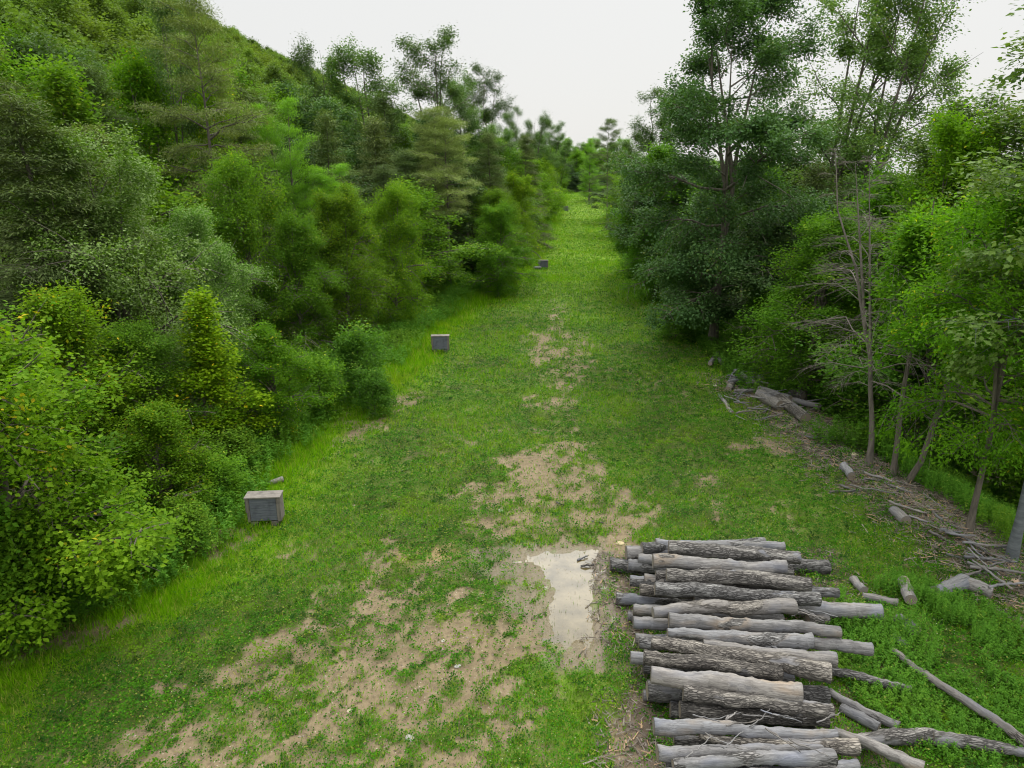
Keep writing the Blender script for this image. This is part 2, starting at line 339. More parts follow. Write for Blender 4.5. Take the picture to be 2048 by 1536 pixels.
# ---------------------------------------------------------------- field plants
def scatter(bands, seed, x0f, x1f):
    r = np.random.default_rng(seed); out = []
    for (y0, y1, dens, sc_) in bands:
        xa = float(min(x0f(y0), x0f(y1), x0f((y0 + y1) / 2))); xb = float(max(x1f(y0), x1f(y1), x1f((y0 + y1) / 2)))
        lim = .76 * y1 + 2.5; xa = max(xa, -lim); xb = min(xb, lim)
        n = int((y1 - y0) * (xb - xa) * dens); px = r.uniform(xa, xb, n); py = r.uniform(y0, y1, n)
        k = (px > x0f(py)) & (px < x1f(py)) & (np.abs(px) < .76 * py + 2.5)
        out.append(np.stack([px[k], py[k], np.full(k.sum(), sc_)], -1))
    return np.concatenate(out)
def gheight(px, py):
    z = G(px, py) + (py < 80) * (fbm(px * 3, py * 3, 3, 1) - .5) * .05
    k = (py < 30) & (px > -4) & (px < 8)
    pd = np.full(px.shape, -9.); pd[k] = sdpoly(px[k], py[k], PUD); fl = ss(-1.2, -.45, pd)
    return z * (1 - fl), pd
bands = [(6.8, 11, 1700, 1.0), (11, 16, 1500, 1.05), (16, 22, 1000, 1.2), (22, 32, 620, 1.45), (32, 48, 330, 1.9), (48, 80, 150, 2.4), (80, 130, 60, 3.2), (130, 214, 20, 4.5)]
r = np.random.default_rng(11)
S = scatter(bands, 21, lambda y: xl(y) - .8, lambda y: xr(y) + 1.5)
px, py, s_ = S.T
b = bare_at(px, py); cn = fbm(px * 1.1, py * 1.1, 4, 8); fine = fbm(px * 4.5, py * 4.5, 3, 9)
z, pdist = gheight(px, py)
keep = (r.random(len(px)) < (1.10 - b) * (.6 + .6 * ss(.35, .6, fine))) & (pdist < -.12 + .1 * (fine > .6))
gr = ss(.46, .62, fbm(px * .35, py * .35, 3, 12)) * .55 + ss(40, 75, py) * .5 + ss(3.5, .5, px - xl(py)) * .8 + .18
isg = r.random(len(px)) < np.clip(gr * .75 - .06, 0.03, .95)
ki = keep & ~isg; n = ki.sum()
P0 = np.stack([px[ki], py[ki], z[ki] + r.uniform(.01, .06, n) + .20 * ss(.40, .66, fbm(px[ki] * 2.3, py[ki] * 2.3, 3, 41)) * r.random(n) ** .6], -1)
nrm = np.stack([r.normal(0, .45, n), r.normal(0, .45, n), np.ones(n)], -1); a = r.uniform(0, 2 * np.pi, n)
ax = np.stack([np.cos(a), np.sin(a), r.normal(.1, .3, n)], -1)
L = r.uniform(.028, .058, n) * s_[ki]
me = mesh_np('clover', leaves(P0, ax, nrm, L, L * .8, .1), quads(n), 4, M['clover'], np.repeat(r.random(n), 4))
tag(link('clover_leaves', me), kind='stuff', label='low dark green clover and weeds spread over the field', cat='ground cover'); print('clover', n)
kg = keep & isg; n = kg.sum()
P0 = np.stack([px[kg], py[kg], z[kg]], -1); a = r.uniform(0, 2 * np.pi, n); lean = r.uniform(.1, .7, n)
hgt = r.uniform(.05, .13, n) * np.minimum(s_[kg], 2.6) * (1 + 2.2 * ss(2.6, .0, px[kg] - xl(py[kg])) * fbm(px[kg] * .9, py[kg] * .9, 3, 51) * 1.4); wd = .0065 * s_[kg] * r.uniform(.8, 1.5, n)
tip = P0 + np.stack([np.cos(a) * lean, np.sin(a) * lean, np.ones(n)], -1) * hgt[:, None]
a2 = r.uniform(0, np.pi, n); sd = np.stack([np.cos(a2), np.sin(a2), 0 * a2], -1) * wd[:, None]
me = mesh_np('grass', np.stack([P0 - sd, P0 + sd, tip], 1).reshape(-1, 3), np.arange(n * 3).reshape(-1, 3), 3, M['grass'], np.repeat(r.random(n), 3))
tag(link('field_grass', me), kind='stuff', label='bright green grass blades growing through the field', cat='grass'); print('grass', n)
# white clover heads
S = scatter([(7, 20, 7, 1), (20, 40, 3, 1.2)], 5, lambda y: xl(y), lambda y: xr(y)); px, py, s_ = S.T
k = (bare_at(px, py) < .4) & (fbm(px * .6, py * .6, 3, 3) > .47); px, py, s_ = px[k], py[k], s_[k]; n = len(px)
c = np.stack([px, py, gheight(px, py)[0] + .10], -1); o8 = np.array([[1, 0, 0], [0, 1, 0], [-1, 0, 0], [0, -1, 0], [0, 0, 1], [0, 0, -1.]]) * .011
V = (c[:, None] + o8[None] * s_[:, None, None]).reshape(-1, 3)
f = np.array([[0, 1, 4], [1, 2, 4], [2, 3, 4], [3, 0, 4], [1, 0, 5], [2, 1, 5], [3, 2, 5], [0, 3, 5]])
m, t, o = mat_new('petals'); p = N(t, 'ShaderNodeBsdfPrincipled'); p.inputs['Base Color'].default_value = (.40, .42, .30, 1); t.links.new(p.outputs[0], o.inputs[0]); M['petal'] = m
tag(link('clover_flowers', mesh_np('heads', V, (np.arange(n)[:, None, None] * 6 + f[None]).reshape(-1, 3), 3, m)), kind='stuff', label='tiny white clover flowers dotted over the grass', cat='flowers')

# tall weeds along both edges: leafy stems
def weeds(px, py, h, nl, ll, seed, mat, name, label):
    r = np.random.default_rng(seed); n = len(px); z = gheight(px, py)[0]
    base = np.stack([px, py, z], -1); a = r.uniform(0, 6.28, n); lean = r.uniform(0, .25, n)
    tip = base + np.stack([np.cos(a) * lean, np.sin(a) * lean, np.ones(n)], -1) * h[:, None]
    k = np.repeat(np.arange(n), nl); tt = r.uniform(.12, 1.0, len(k))
    P0 = base[k] + (tip - base)[k] * tt[:, None]; aa = r.uniform(0, 6.28, len(k))
    ax = np.stack([np.cos(aa), np.sin(aa), r.normal(.15, .35, len(k))], -1); nr = np.stack([r.normal(0, .4, len(k)), r.normal(0, .4, len(k)), np.ones(len(k))], -1)
    L = ll[k] * r.uniform(.7, 1.2, len(k)) * (1.15 - .5 * tt)
    V = leaves(P0, ax, nr, L, L * .3, .05)
    # stems as thin upright quads
    sd = np.stack([np.cos(a), np.sin(a), 0 * a], -1) * .006
    V2 = np.stack([base - sd, base + sd, tip + sd * .5, tip - sd * .5], 1).reshape(-1, 3)
    pv = np.clip(r.random(n)[k] * .5 + r.random(len(k)) * .5, 0, 1)
    me = mesh_np(name, np.concatenate([V, V2]), quads(len(k) + n), 4, mat, np.concatenate([np.repeat(pv, 4), np.full(n * 4, .5)]))
    tag(link(name, me), kind='stuff', label=label, cat='undergrowth'); print(name, len(k))
def wscatter(n, y0, y1, f0, f1, seed, pw=1.6):
    r = np.random.default_rng(seed); py = y0 + (y1 - y0) * r.random(n) ** pw; e0, e1 = f0(py), f1(py)
    px = e0 + (e1 - e0) * r.random(n); k = np.abs(px) < .78 * py + 2; return px[k], py[k], r
px, py, r = wscatter(11000, 11, 130, lambda y: xl(y) - 4.5, lambda y: xl(y) + .7 * fbm(y * .4, y * 0, 2), 31)
k = fbm(px * .5, py * .5, 3, 7) > .36; px, py = px[k], py[k]
h = (.35 + .75 * fbm(px * .6, py * .6, 3, 6)) * ss(.9, -.6, px - xl(py)) * 1.25 + .15; weeds(px, py, h, 22, .11 * (1 + py / 45), 1, M['weed'], 'goldenrod_weeds', 'tall leafy green weeds along the left wood edge')
px, py, r = wscatter(9000, 22, 130, lambda y: xr(y) - .5 * fbm(y * .5, y * 0, 2, 3), lambda y: xr(y) + 5, 32)
k = (fbm(px * .5, py * .5, 3, 17) > ss(36, 28, py) * .56 + .1); px, py = px[k], py[k]
h = .3 + .9 * fbm(px * .6, py * .6, 3, 16); weeds(px, py, h, 22, .10 * (1 + py / 45), 2, M['weed'], 'bank_weeds', 'green weeds and brambles along the right wood edge')
px, py, r = wscatter(6500, 10, 26, lambda y: xr(y) + 1.7, lambda y: xr(y) + 8, 33, 1)
h = .3 + .9 * fbm(px * .6, py * .6, 3, 26); weeds(px, py, h, 22, .12 * np.ones(len(px)), 3, M['weed'], 'ditch_weeds', 'leafy undergrowth below the debris bank on the right')
WP = ground_poly([(1690, 1180), (1800, 1160), (2048, 1240), (2300, 1400), (2300, 1700), (1850, 1536), (1700, 1400), (1640, 1300)])
r = np.random.default_rng(44); px = r.uniform(5, 16, 14000); py = r.uniform(8.5, 17, 14000)
k = (sdpoly(px, py, WP) + (fbm(px, py, 3, 3) - .5) > 0) & (fbm(px * .9, py * .9, 3, 31) > .38); px, py = px[k], py[k]
h = .12 + .35 * fbm(px * .8, py * .8, 3, 36) + .55 * np.exp(-(((px - 9.2) / 1.0) ** 2 + ((py - 13.5) / 1.2) ** 2)); weeds(px, py, h, 20, .085 * np.ones(len(px)), 4, M['weed'], 'lush_weeds', 'lush bright green weeds right of the log pile')

# ---------------------------------------------------------------- tree builder
def tree(seed, H, Rr, base, prof, nprim, nsec, nleaf, leaf, mat, tr=.13, el=(10, 50), droop=.3, sig=.22, lean=(0, 0), wob=.15, kind='leaf', asp=.55, up=1.0, bark='bark', limbgap=0.0, fork=0):
    """returns (trunk mesh, crown mesh): a tapered trunk with limbs, leaves set on twigs along the limbs"""
    r = np.random.default_rng(seed); T = Tubes(); n = 12; tt = np.linspace(0, 1, n)
    wx = np.cumsum(r.normal(0, wob / 3, n)) * tt; wy = np.cumsum(r.normal(0, wob / 3, n)) * tt
    trunk = np.stack([wx + lean[0] * H * tt ** 1.3, wy + lean[1] * H * tt ** 1.3, H * tt * .985], -1)
    trunk[0, 2] = -.3
    T.add(trunk, tr * (1 - tt * .93) * (1 + .5 * np.exp(-tt * 25)), 8)
    stems = [trunk]
    for f in range(fork):
        t0 = .35 + .1 * f; s0 = np.array([np.interp(t0, tt, trunk[:, i]) for i in range(3)]); a = r.uniform(0, 6.28)
        q = np.linspace(0, 1, 8)[:, None]; d = np.array([math.cos(a) * .28, math.sin(a) * .28, 1.0])
        st = s0 + d * q * (H * (1 - t0) * .92) * np.array([1 - .3, 1 - .3, 1]) ; T.add(st, tr * .6 * (1 - q[:, 0] * .9), 6); stems.append(st)
    cen = []; dirs = []; wts = []
    for i in range(nprim):
        t = base + (1 - base) * ((i + r.random()) / nprim); 
        stem = stems[r.integers(len(stems))] if t > .5 else trunk
        if stem is trunk: s0 = np.array([np.interp(t, tt, trunk[:, k]) for k in range(3)])
        else:
            zq = t * H; s0 = np.array([np.interp(zq, stem[:, 2], stem[:, k]) for k in range(3)])
        tq = (t - base) / (1 - base)
        if prof == 'cone': ln = (1 - tq) ** .85 * .95 + .05
        elif prof == 'oval': ln = (math.sin(math.pi * min(1, tq * .80 + .20)) ** .6) * .95 + .08
        elif prof == 'birch': ln = (1 - tq) ** .72 * (.8 + .2 * min(1, tq * 5)) + .07
        elif prof == 'leafy': ln = math.sin(math.pi * (.16 + .82 * tq ** .8)) ** .85 * (1.12 - .4 * tq) + .05
        elif prof == 'wide': ln = .62 + .38 * math.sin(math.pi * (.1 + .8 * tq)) - .25 * max(0, tq - .8) * 5
        elif prof == 'top': ln = (math.sin(math.pi * (tq * .78 + .18))) ** .7
        else: ln = 1
        a = i * 2.39996 + r.normal(0, .35); ln = Rr * ln * r.uniform(.45, 1.25) * (1 + .22 * math.sin(2 * a + 5 * tq + seed) + .15 * math.sin(3 * a - 9 * tq + seed * 2))
        e_ = R(el[0] + (el[1] - el[0]) * tq + r.normal(0, 12 if kind == 'leaf' else 7)); d = np.array([math.cos(a) * math.cos(e_), math.sin(a) * math.cos(e_), math.sin(e_)])
        if prof in ('leafy', 'wide') and kind != 'none': ln /= max(.72, math.cos(e_))
        q = np.linspace(0, 1, 6)[:, None]
        pl = s0 + d * ln * q + np.array([0, 0, -1]) * droop * ln * q ** 2 + np.cumsum(r.normal(0, .03 * ln, (6, 3)), 0) * (q > 0)
        r0 = max(.008, tr * .42 * (1 - t * .8) * (ln / Rr + .2)) * (.6 if kind == 'none' else 1); T.add(pl, r0 * (1 - q[:, 0] * .85), 5)
        for j in range(nsec):
            u = .25 + .75 * (j + r.random()) / nsec; b0 = np.array([np.interp(u, q[:, 0], pl[:, k]) for k in range(3)])
            sa = (1 if j % 2 else -1) * r.uniform(.5, 1.1); tang = (pl[-1] - pl[0]); tang = tang / (np.linalg.norm(tang) + 1e-9)
            sl_ = ln * .42 * (1.15 - .75 * u) * r.uniform(.7, 1.3) + .12
            ca, sa_ = math.cos(sa), math.sin(sa); dd = np.array([tang[0] * ca - tang[1] * sa_, tang[0] * sa_ + tang[1] * ca, tang[2] * .6 + r.normal(0, .18 if kind in ('needle', 'pineneedle', 'none') else .42)])
            q2 = np.linspace(0, 1, 3)[:, None]; p2 = b0 + dd * sl_ * q2 + np.array([0, 0, -1]) * droop * .5 * sl_ * q2 ** 2
            T.add(p2, max(.004, r0 * .4) * (1 - q2[:, 0] * .7), 3)
            if limbgap and r.random() < limbgap: continue
            for _ in range(2):
                f_ = r.uniform(.25, 1.05); cen.append(b0 + dd * sl_ * f_ - np.array([0, 0, 1]) * droop * .5 * sl_ * f_ ** 2); dirs.append(dd); wts.append(sl_ * r.uniform(.5, 1.3))
    if kind != 'none':
        f_ = H / max(c_[2] for c_ in cen)
        T.V = [v_ * np.array([1, 1, f_]) for v_ in T.V]; cen = [c_ * np.array([1, 1, f_]) for c_ in cen]
    tm = T.mesh('trunk', M[bark])
    if kind == 'none': return tm, None
    cen = np.array(cen); dirs = np.array(dirs); wts = np.array(wts) * np.exp(r.normal(0, .75 if kind == 'leaf' else .4, len(wts))); wts /= wts.sum()
    k = r.choice(len(cen), nleaf, p=wts); cv = r.random(len(cen))
    if kind == 'leaf':
        off = r.normal(0, 1, (nleaf, 3)) * np.array([sig, sig, sig * .85]); P0 = cen[k] + off + dirs[k] * r.uniform(-.5, .5, (nleaf, 1)) * sig
        ax = unit(r, nleaf) * np.array([1, 1, .35]) + dirs[k] * .5 - np.array([0, 0, .35]); nr = unit(r, nleaf) * .75 + np.array([0, 0, up])
        L = leaf * r.uniform(.5, 1.45, nleaf); V = leaves(P0, ax, nr, L, L * asp, .12)
    else:                              # needle sprays: thin, along the twig
        off = r.normal(0, 1, (nleaf, 3)) * np.array([sig, sig, sig * .3]); P0 = cen[k] + off + dirs[k] * r.uniform(-.6, .6, (nleaf, 1)) * sig
        ax = dirs[k] / np.linalg.norm(dirs[k], axis=1, keepdims=True) + unit(r, nleaf) * .65 - np.array([0, 0, .25 if kind == 'needle' else -.2]); nr = unit(r, nleaf) * .5 + np.array([0, 0, 1.0])
        L = leaf * r.uniform(.6, 1.4, nleaf); V = leaves(P0, ax, nr, L, L * asp, 0)
    var = np.clip(cv[k] * .6 + r.random(nleaf) * .4, 0, 1)
    return tm, mesh_np('crown', V, quads(nleaf), 4, M[mat] if isinstance(mat, str) else mat, np.repeat(var, 4))
PR = {}
def proto(nm, *a, **k): PR[nm] = (tree(*a, **k), a[1], a[2]); return PR[nm]
proto('birchA', 1, 9, 2.6, .05, 'leafy', 64, 11, 70000, .105, 'birch', el=(30, 72), droop=.45, sig=.24, up=.9, fork=2, limbgap=.18)
proto('birchB', 2, 9, 2.6, .03, 'leafy', 60, 11, 66000, .105, 'birch', el=(25, 70), droop=.5, sig=.23, up=.9, fork=1, lean=(.06, 0), limbgap=.18)
proto('silver', 3, 11, 3.6, .04, 'leafy', 72, 12, 95000, .11, 'silver', el=(28, 70), droop=.45, sig=.25, lean=(-.05, 0), fork=2, limbgap=.18)
proto('mapleA', 4, 7, 2.4, .05, 'leafy', 46, 11, 44000, .105, 'maple', el=(35, 72), droop=.35, sig=.22, asp=.7, fork=2, limbgap=.18)
proto('mapleB', 5, 7, 2.2, .04, 'leafy', 44, 11, 42000, .10, 'maple', el=(35, 75), droop=.35, sig=.21, asp=.65, fork=3, limbgap=.18)
proto('walnut', 19, 9, 2.6, .30, 'leafy', 46, 11, 46000, .12, 'maple', el=(20, 70), droop=.55, sig=.22, asp=.4, fork=2, tr=.10, limbgap=.18)
proto('yellow', 6, 5.6, 1.05, .08, 'leafy', 40, 9, 20000, .085, 'maple', el=(50, 78), droop=.3, sig=.14, tr=.05, asp=.75)
proto('hemA', 7, 16, 3.8, .08, 'cone', 84, 12, 100000, .17, 'hem', kind='needle', el=(5, 45), droop=.42, sig=.33, asp=.2, tr=.2)
proto('hemB', 8, 16, 3.4, .46, 'oval', 48, 11, 48000, .17, 'hem', kind='needle', el=(5, 50), droop=.22, sig=.30, asp=.2, tr=.19, wob=.35)
proto('pine', 9, 13, 3.4, .05, 'cone', 70, 11, 90000, .16, 'pine', kind='pineneedle', el=(15, 55), droop=-.05, sig=.26, asp=.16, tr=.16, fork=1)
proto('oakA', 10, 20, 4.9, .12, 'wide', 44, 18, 125000, .16, 'oak', el=(0, 52), limbgap=.12, droop=.2, sig=.32, asp=.6, tr=.27, wob=.6, fork=3)
proto('oakB', 11, 22, 4.0, .38, 'top', 36, 10, 32000, .15, 'oak', el=(20, 62), droop=.15, sig=.31, asp=.6, tr=.2, wob=.7, limbgap=.25, fork=2)
proto('oakC', 12, 18, 3.6, .28, 'top', 36, 10, 32000, .15, 'oak', el=(15, 64), droop=.15, sig=.31, asp=.6, tr=.17, wob=.8, limbgap=.28, fork=2)
proto('midA', 13, 12, 3.4, .06, 'leafy', 48, 9, 36000, .18, 'birch', el=(30, 70), droop=.4, sig=.32, asp=.6, fork=2, limbgap=.18)
proto('midB', 14, 12, 3.0, .06, 'leafy', 46, 9, 34000, .18, 'birch', el=(30, 70), droop=.45, sig=.32, asp=.6, fork=1, limbgap=.18)
proto('midH', 15, 14, 3.2, .10, 'cone', 60, 9, 38000, .24, 'hem', kind='needle', el=(5, 45), droop=.4, sig=.36, asp=.22)
proto('midO', 16, 15, 3.8, .14, 'leafy', 48, 9, 34000, .21, 'oak', el=(25, 68), droop=.3, sig=.36, asp=.6, tr=.2, fork=2, limbgap=.18)
proto('beech', 12, 18, 3.6, .42, 'top', 36, 10, 26000, .16, 'oak', el=(15, 65), droop=.2, sig=.24, asp=.6, tr=.12, wob=.3, limbgap=.28, bark='smooth')
proto('shrubA', 17, 2.6, 1.3, .02, 'leafy', 34, 7, 11000, .10, 'birch', el=(35, 75), droop=.3, sig=.16, tr=.03, asp=.6, fork=2, limbgap=.18)
print('protos')
COUNT = {}
def plant(name, pr, x, y, H=None, Rr=None, rz=None, label='', cat='tree', group=None, tint=(1, 1, 1), lean=None, z=None):
    (tm, cm), h0, r0 = PR[pr]; sz = (H or h0) / h0; sr = (Rr or r0) / r0
    rz = random.uniform(0, 6.28) if rz is None else rz
    root = bpy.data.objects.new(name, None); root.empty_display_size = .3; C.objects.link(root)
    root.location = (float(x), float(y), float(G(x, y) if z is None else z)); root.rotation_euler = (lean[0] if lean else 0, lean[1] if lean else 0, rz); root.scale = (sr, sr, sz)
    link('trunk', tm, root, color=(1, 1, 1, 1))
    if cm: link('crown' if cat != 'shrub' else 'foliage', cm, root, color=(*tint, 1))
    if 'pale trunk' in label or 'bare trunk' in label or 'leaning right' in label: root.children[0].color = (1.7, 1.65, 1.5, 1)
    tag(root, label, cat, group)
    return root
random.seed(4)
occ = []
def T_(name, pr, u, vb, vt, Rr, label, rz=None, tint=(1, 1, 1), y=None, group=None, cat='tree', lean=None, dH=0):
    """tree whose base stands at ground point (u, vb) and whose top reaches height seen at vt"""
    if y is None: g, _ = GP(u, vb); x, yy = g[0], g[1]
    else:
        yy = y; x = AT(u, vb, y)[0]
    top = AT(u, vt, yy)[2]; H = top - float(G(x, yy)) + dH; occ.append((x, yy, Rr))
    return plant(name, pr, x, yy, H, Rr, rz, label, cat, group, tint, lean)
# left edge of the field
T_('maple_sapling', 'mapleA', 70, 1235, 610, 2.7, 'big yellow-green maple at the lower left corner of the photo', tint=(1.0, 1, .8))
T_('maple_sapling', 'mapleB', -90, 1180, 560, 2.6, 'green young tree cut off by the left border behind the corner maple', tint=(.8, .95, 1))
T_('maple_sapling', 'mapleB', 180, 1020, 580, 2.0, 'yellow-green young tree just above the corner maple', tint=(1.1, 1.05, .8))
T_('birch_tree', 'birchA', 285, 960, 640, 1.7, 'dark green young tree left of the narrow yellow tree', tint=(.85, .95, .9))
T_('aspen_tree', 'yellow', 422, 930, 590, 1.45, 'narrow yellow-leaved young tree on the left wood edge', tint=(1.55, 1.35, .7))
T_('leafy_shrub', 'mapleB', 330, 1050, 815, 1.5, 'bright lime shrub left of the nearest grey target block', tint=(1.05, 1.1, .8), cat='shrub')
T_('leafy_shrub', 'mapleA', 560, 880, 655, 1.6, 'round green bushy tree right of the narrow yellow tree', tint=(.85, 1, .85), cat='shrub')
T_('leafy_shrub', 'shrubA', 470, 950, 850, 1.2, 'small shrub at the foot of the narrow yellow tree', cat='shrub')
for u_, v_, t_, r_, tn_, lb in [(40, 1275, 1000, 1.5, (1, 1.1, .8), 'bushy growth at the foot of the corner maple'), (175, 1225, 1060, 1.0, (.8, 1, .8), 'low dark green shrub right of the foot of the corner maple'), (-60, 1300, 980, 1.6, (.8, 1, .9), 'shrub cut off by the left border under the corner maple'), (235, 1160, 960, 1.2, (1, 1.1, .8), 'lime shrub between the corner maple and the weeds'), (440, 1010, 900, 1.0, (.9, 1, .8), 'small bush in the weeds above the nearest target block')]:
    T_('leafy_shrub', 'shrubA', u_, v_, t_, r_, lb, cat='shrub', tint=tn_)
T_('leafy_shrub', 'shrubA', 640, 835, 700, 1.3, 'green shrub right of the round bushy tree', cat='shrub', tint=(.9, 1, .9))
T_('leafy_shrub', 'shrubA', 720, 800, 640, 1.5, 'blue-green shrub in the hollow below the row of birches', cat='shrub', tint=(.7, .85, 1.2))
T_('leafy_shrub', 'shrubA', 750, 830, 730, 1.0, 'small dark shrub nearest the lime grass strip', cat='shrub', tint=(.6, .75, 1))
T_('leafy_shrub', 'shrubA', 380, 1100, 1000, .9, 'low shrub behind the bare patch left of the nearest target', cat='shrub')
T_('birch_tree', 'silver', 290, 870, 270, 3.1, 'large silvery-leaved tree with pale windblown leaves', rz=.3, tint=(.95, 1, .85))
T_('birch_tree', 'silver', 420, 800, 420, 2.2, 'silvery-green tree at the right shoulder of the large silvery tree', rz=2.0, tint=(.75, .95, .7))
T_('birch_tree', 'birchA', 525, 730, 300, 2.3, 'tall dense birch right of the large silvery tree', tint=(.95, 1, .95))
T_('birch_tree', 'birchB', 608, 730, 420, 1.9, 'dark green birch behind the round bushy tree', tint=(.8, .9, .9))
T_('birch_tree', 'birchB', 700, 700, 370, 2.2, 'rounded birch in the middle of the left row', tint=(1.1, 1.05, .85))
T_('birch_tree', 'birchA', 640, 690, 430, 1.8, 'birch left of the rounded birch', tint=(1, 1, .8))
T_('birch_tree', 'birchA', 795, 660, 360, 1.9, 'birch at the right end of the left row', tint=(1.05, 1.05, .85), rz=1)
T_('pine_tree', 'pine', 605, 640, 200, 3.4, 'light green conifer with pointed top behind the birches', y=48, tint=(1.15, 1.15, .9))
T_('pine_tree', 'pine', 690, 600, 330, 3.2, 'shorter light green conifer right of the pointed one', y=50, tint=(1.15, 1.15, .9))
T_('hemlock_tree', 'hemB', 880, 578, 215, 2.7, 'hemlock with a bent bare trunk, left of the pair', tint=(.75, .9, .8))
T_('hemlock_tree', 'hemB', 900, 580, 235, 2.7, 'hemlock with a straight bare trunk, right of the pair', rz=2, tint=(.75, .9, .8))
T_('hemlock_tree', 'hemA', 985, 550, 265, 3.2, 'dark hemlock right behind the bare-trunked pair', tint=(.95, 1, .95))
T_('birch_tree', 'birchB', 995, 595, 405, 2.3, 'leafy birch at the field edge right of the bare-trunked pair', tint=(.8, .95, .85))
T_('birch_tree', 'birchA', 1000, 570, 375, 2.5, 'yellowish birch level with the third target block', tint=(1.05, 1.05, .8))
T_('birch_tree', 'birchB', 1032, 525, 345, 2.7, 'birch leaning over the field above the third target block', tint=(1.25, 1.15, .7))
T_('hemlock_tree', 'hemA', 1050, 500, 270, 3.6, 'dark pointed hemlock beyond the leaning birch')
T_('birch_tree', 'midB', 1062, 470, 320, 3.0, 'birch right before the bend of the clearing', tint=(1.1, 1.1, .8))
T_('birch_tree', 'midA', 1084, 440, 315, 3.2, 'light green tree near the last target block', tint=(1.2, 1.15, .8))
T_('hemlock_tree', 'midH', 1090, 430, 300, 3.2, 'blue-green conifer behind the light green tree at the bend', tint=(.7, .85, 1))
T_('birch_tree', 'midA', 1100, 412, 300, 3.2, 'round green tree at the far left corner of the clearing', tint=(1, 1.05, .9))
# left, taller trees behind
T_('hemlock_tree', 'hemA', 20, 0, 190, 4.4, 'dark hemlock at the left border', y=24, tint=(.95, 1, .95))
T_('hemlock_tree', 'hemA', 120, 0, 250, 4.0, 'grey-green hemlock left of the large silvery tree', y=29, tint=(1.1, 1.05, 1))
T_('hemlock_tree', 'hemA', -110, 0, 60, 4.4, 'tall hemlock mostly beyond the left border', y=30)
T_('hemlock_tree', 'hemA', 170, 0, 130, 4.2, 'tall hemlock rising behind the grey-green hemlock', y=38, tint=(.9, 1.05, .9))
T_('hemlock_tree', 'hemB', 365, 0, -10, 2.9, 'tall sparse hemlock with a long pale trunk on the slope', y=40, tint=(1.1, 1.1, .9))
T_('oak_tree', 'oakC', 310, 0, -60, 2.6, 'broadleaf tree whose airy top sticks into the sky above the slope', y=46)
T_('maple_tree', 'mapleA', 412, 0, 85, 2.8, 'yellow-green maple glowing right of the pale-trunked hemlock', y=48, tint=(1.1, 1.1, .7))
T_('maple_tree', 'mapleB', 250, 0, 110, 3.4, 'bright green maple left of the pale-trunked hemlock', y=44, tint=(.9, 1.1, .8))
T_('hemlock_tree', 'hemA', 440, 0, 250, 3.6, 'dark hemlock between the silvery tree and the light conifer', y=44, tint=(.9, .95, .9))
T_('oak_tree', 'oakC', 640, 0, 75, 3.2, 'thin half-bare treetop at the end of the ridge', y=82)
T_('oak_tree', 'oakC', 735, 0, 70, 5.0, 'round dark treetop against the sky right of the half-bare one', y=78, tint=(1.2, 1.3, 1))
T_('oak_tree', 'oakB', 872, 0, 60, 4.6, 'tall airy oak above the bare-trunked hemlocks', y=72)
T_('oak_tree', 'oakC', 925, 0, 135, 3.6, 'shorter airy oak leaning beside the tall one', y=76, tint=(1.3, 1.4, 1))
T_('oak_tree', 'oakB', 965, 0, 130, 3.4, 'very sparse treetop right of the airy oaks', y=80)
for i, (u, vt, yy, rr) in enumerate([(1030, 215, 120, 3.0), (1068, 222, 130, 3.0), (1105, 238, 140, 3.2), (1090, 255, 135, 3.0), (1130, 275, 160, 3.2), (1010, 240, 105, 3.0)]):
    T_('oak_tree', ['oakB', 'oakC'][i % 2], u, 0, vt, rr, ['slim treetop left of the gap above the clearing', 'tallest treetop of the row above the bend', 'treetop right of the tallest above the bend', 'bushy treetop in the row above the bend', 'last low treetop before the sky gap', 'first slim treetop right of the sparse one'][i], y=yy, tint=(1.3, 1.4, 1.1))
for i, (u, vt, yy, rr, pr) in enumerate([(560, 170, 72, 4, 'midO'), (650, 200, 70, 4.2, 'midO'), (760, 190, 68, 4.2, 'midH'), (840, 235, 66, 3.6, 'midO'), (500, 190, 62, 4, 'midH'), (800, 300, 58, 3.6, 'hemA'), (740, 330, 54, 3.2, 'hemA'), (560, 280, 56, 3.6, 'midO'), (450, 140, 64, 4, 'midA'), (1000, 280, 88, 3.6, 'midA'), (960, 300, 80, 3.6, 'hemA')]):
    T_('wood_tree', pr, u, 0, vt, rr, 'tree standing inside the wood behind the left row of birches', y=yy, group='trees inside the left wood', tint=(.85, .95, 1))
# right side
T_('oak_tree', 'oakA', 1425, 692, -70, 4.5, 'great dark oak on the right edge of the clearing', rz=1.0, tint=(.85, 1, 1))
T_('oak_tree', 'oakB', 1570, 560, -150, 4.8, 'tall oak with a trunk leaning right, left of the leaning pair', y=50, lean=(0, R(13)), rz=0.001)
T_('oak_tree', 'oakB', 1625, 560, -120, 4.4, 'tall oak with a trunk leaning right, right of the leaning pair', y=47, lean=(0, R(15)), rz=0.001)
T_('birch_tree', 'birchB', 1605, 800, 420, 2.9, 'bushy green tree behind the dead grey tree', tint=(.8, .95, .85))
T_('birch_tree', 'birchA', 1530, 740, 560, 1.8, 'small dark bushy tree behind the stack of rotten logs', tint=(.6, .75, .8))
T_('walnut_tree', 'walnut', 1815, 890, 235, 3.2, 'bright green tree with drooping leaves right of the dead grey tree', tint=(1.0, 1.12, .8))
T_('walnut_tree', 'walnut', 1900, 960, 390, 2.7, 'green tree before the last one on the right border', tint=(.85, 1.05, .8))
T_('walnut_tree', 'walnut', 1937, 1065, 370, 2.3, 'tree with a slim dark trunk standing at the debris bank', tint=(.75, .95, .75))
T_('walnut_tree', 'walnut', 2130, 900, 380, 2.8, 'dark green tree cut off by the right border', tint=(.6, .8, .8))
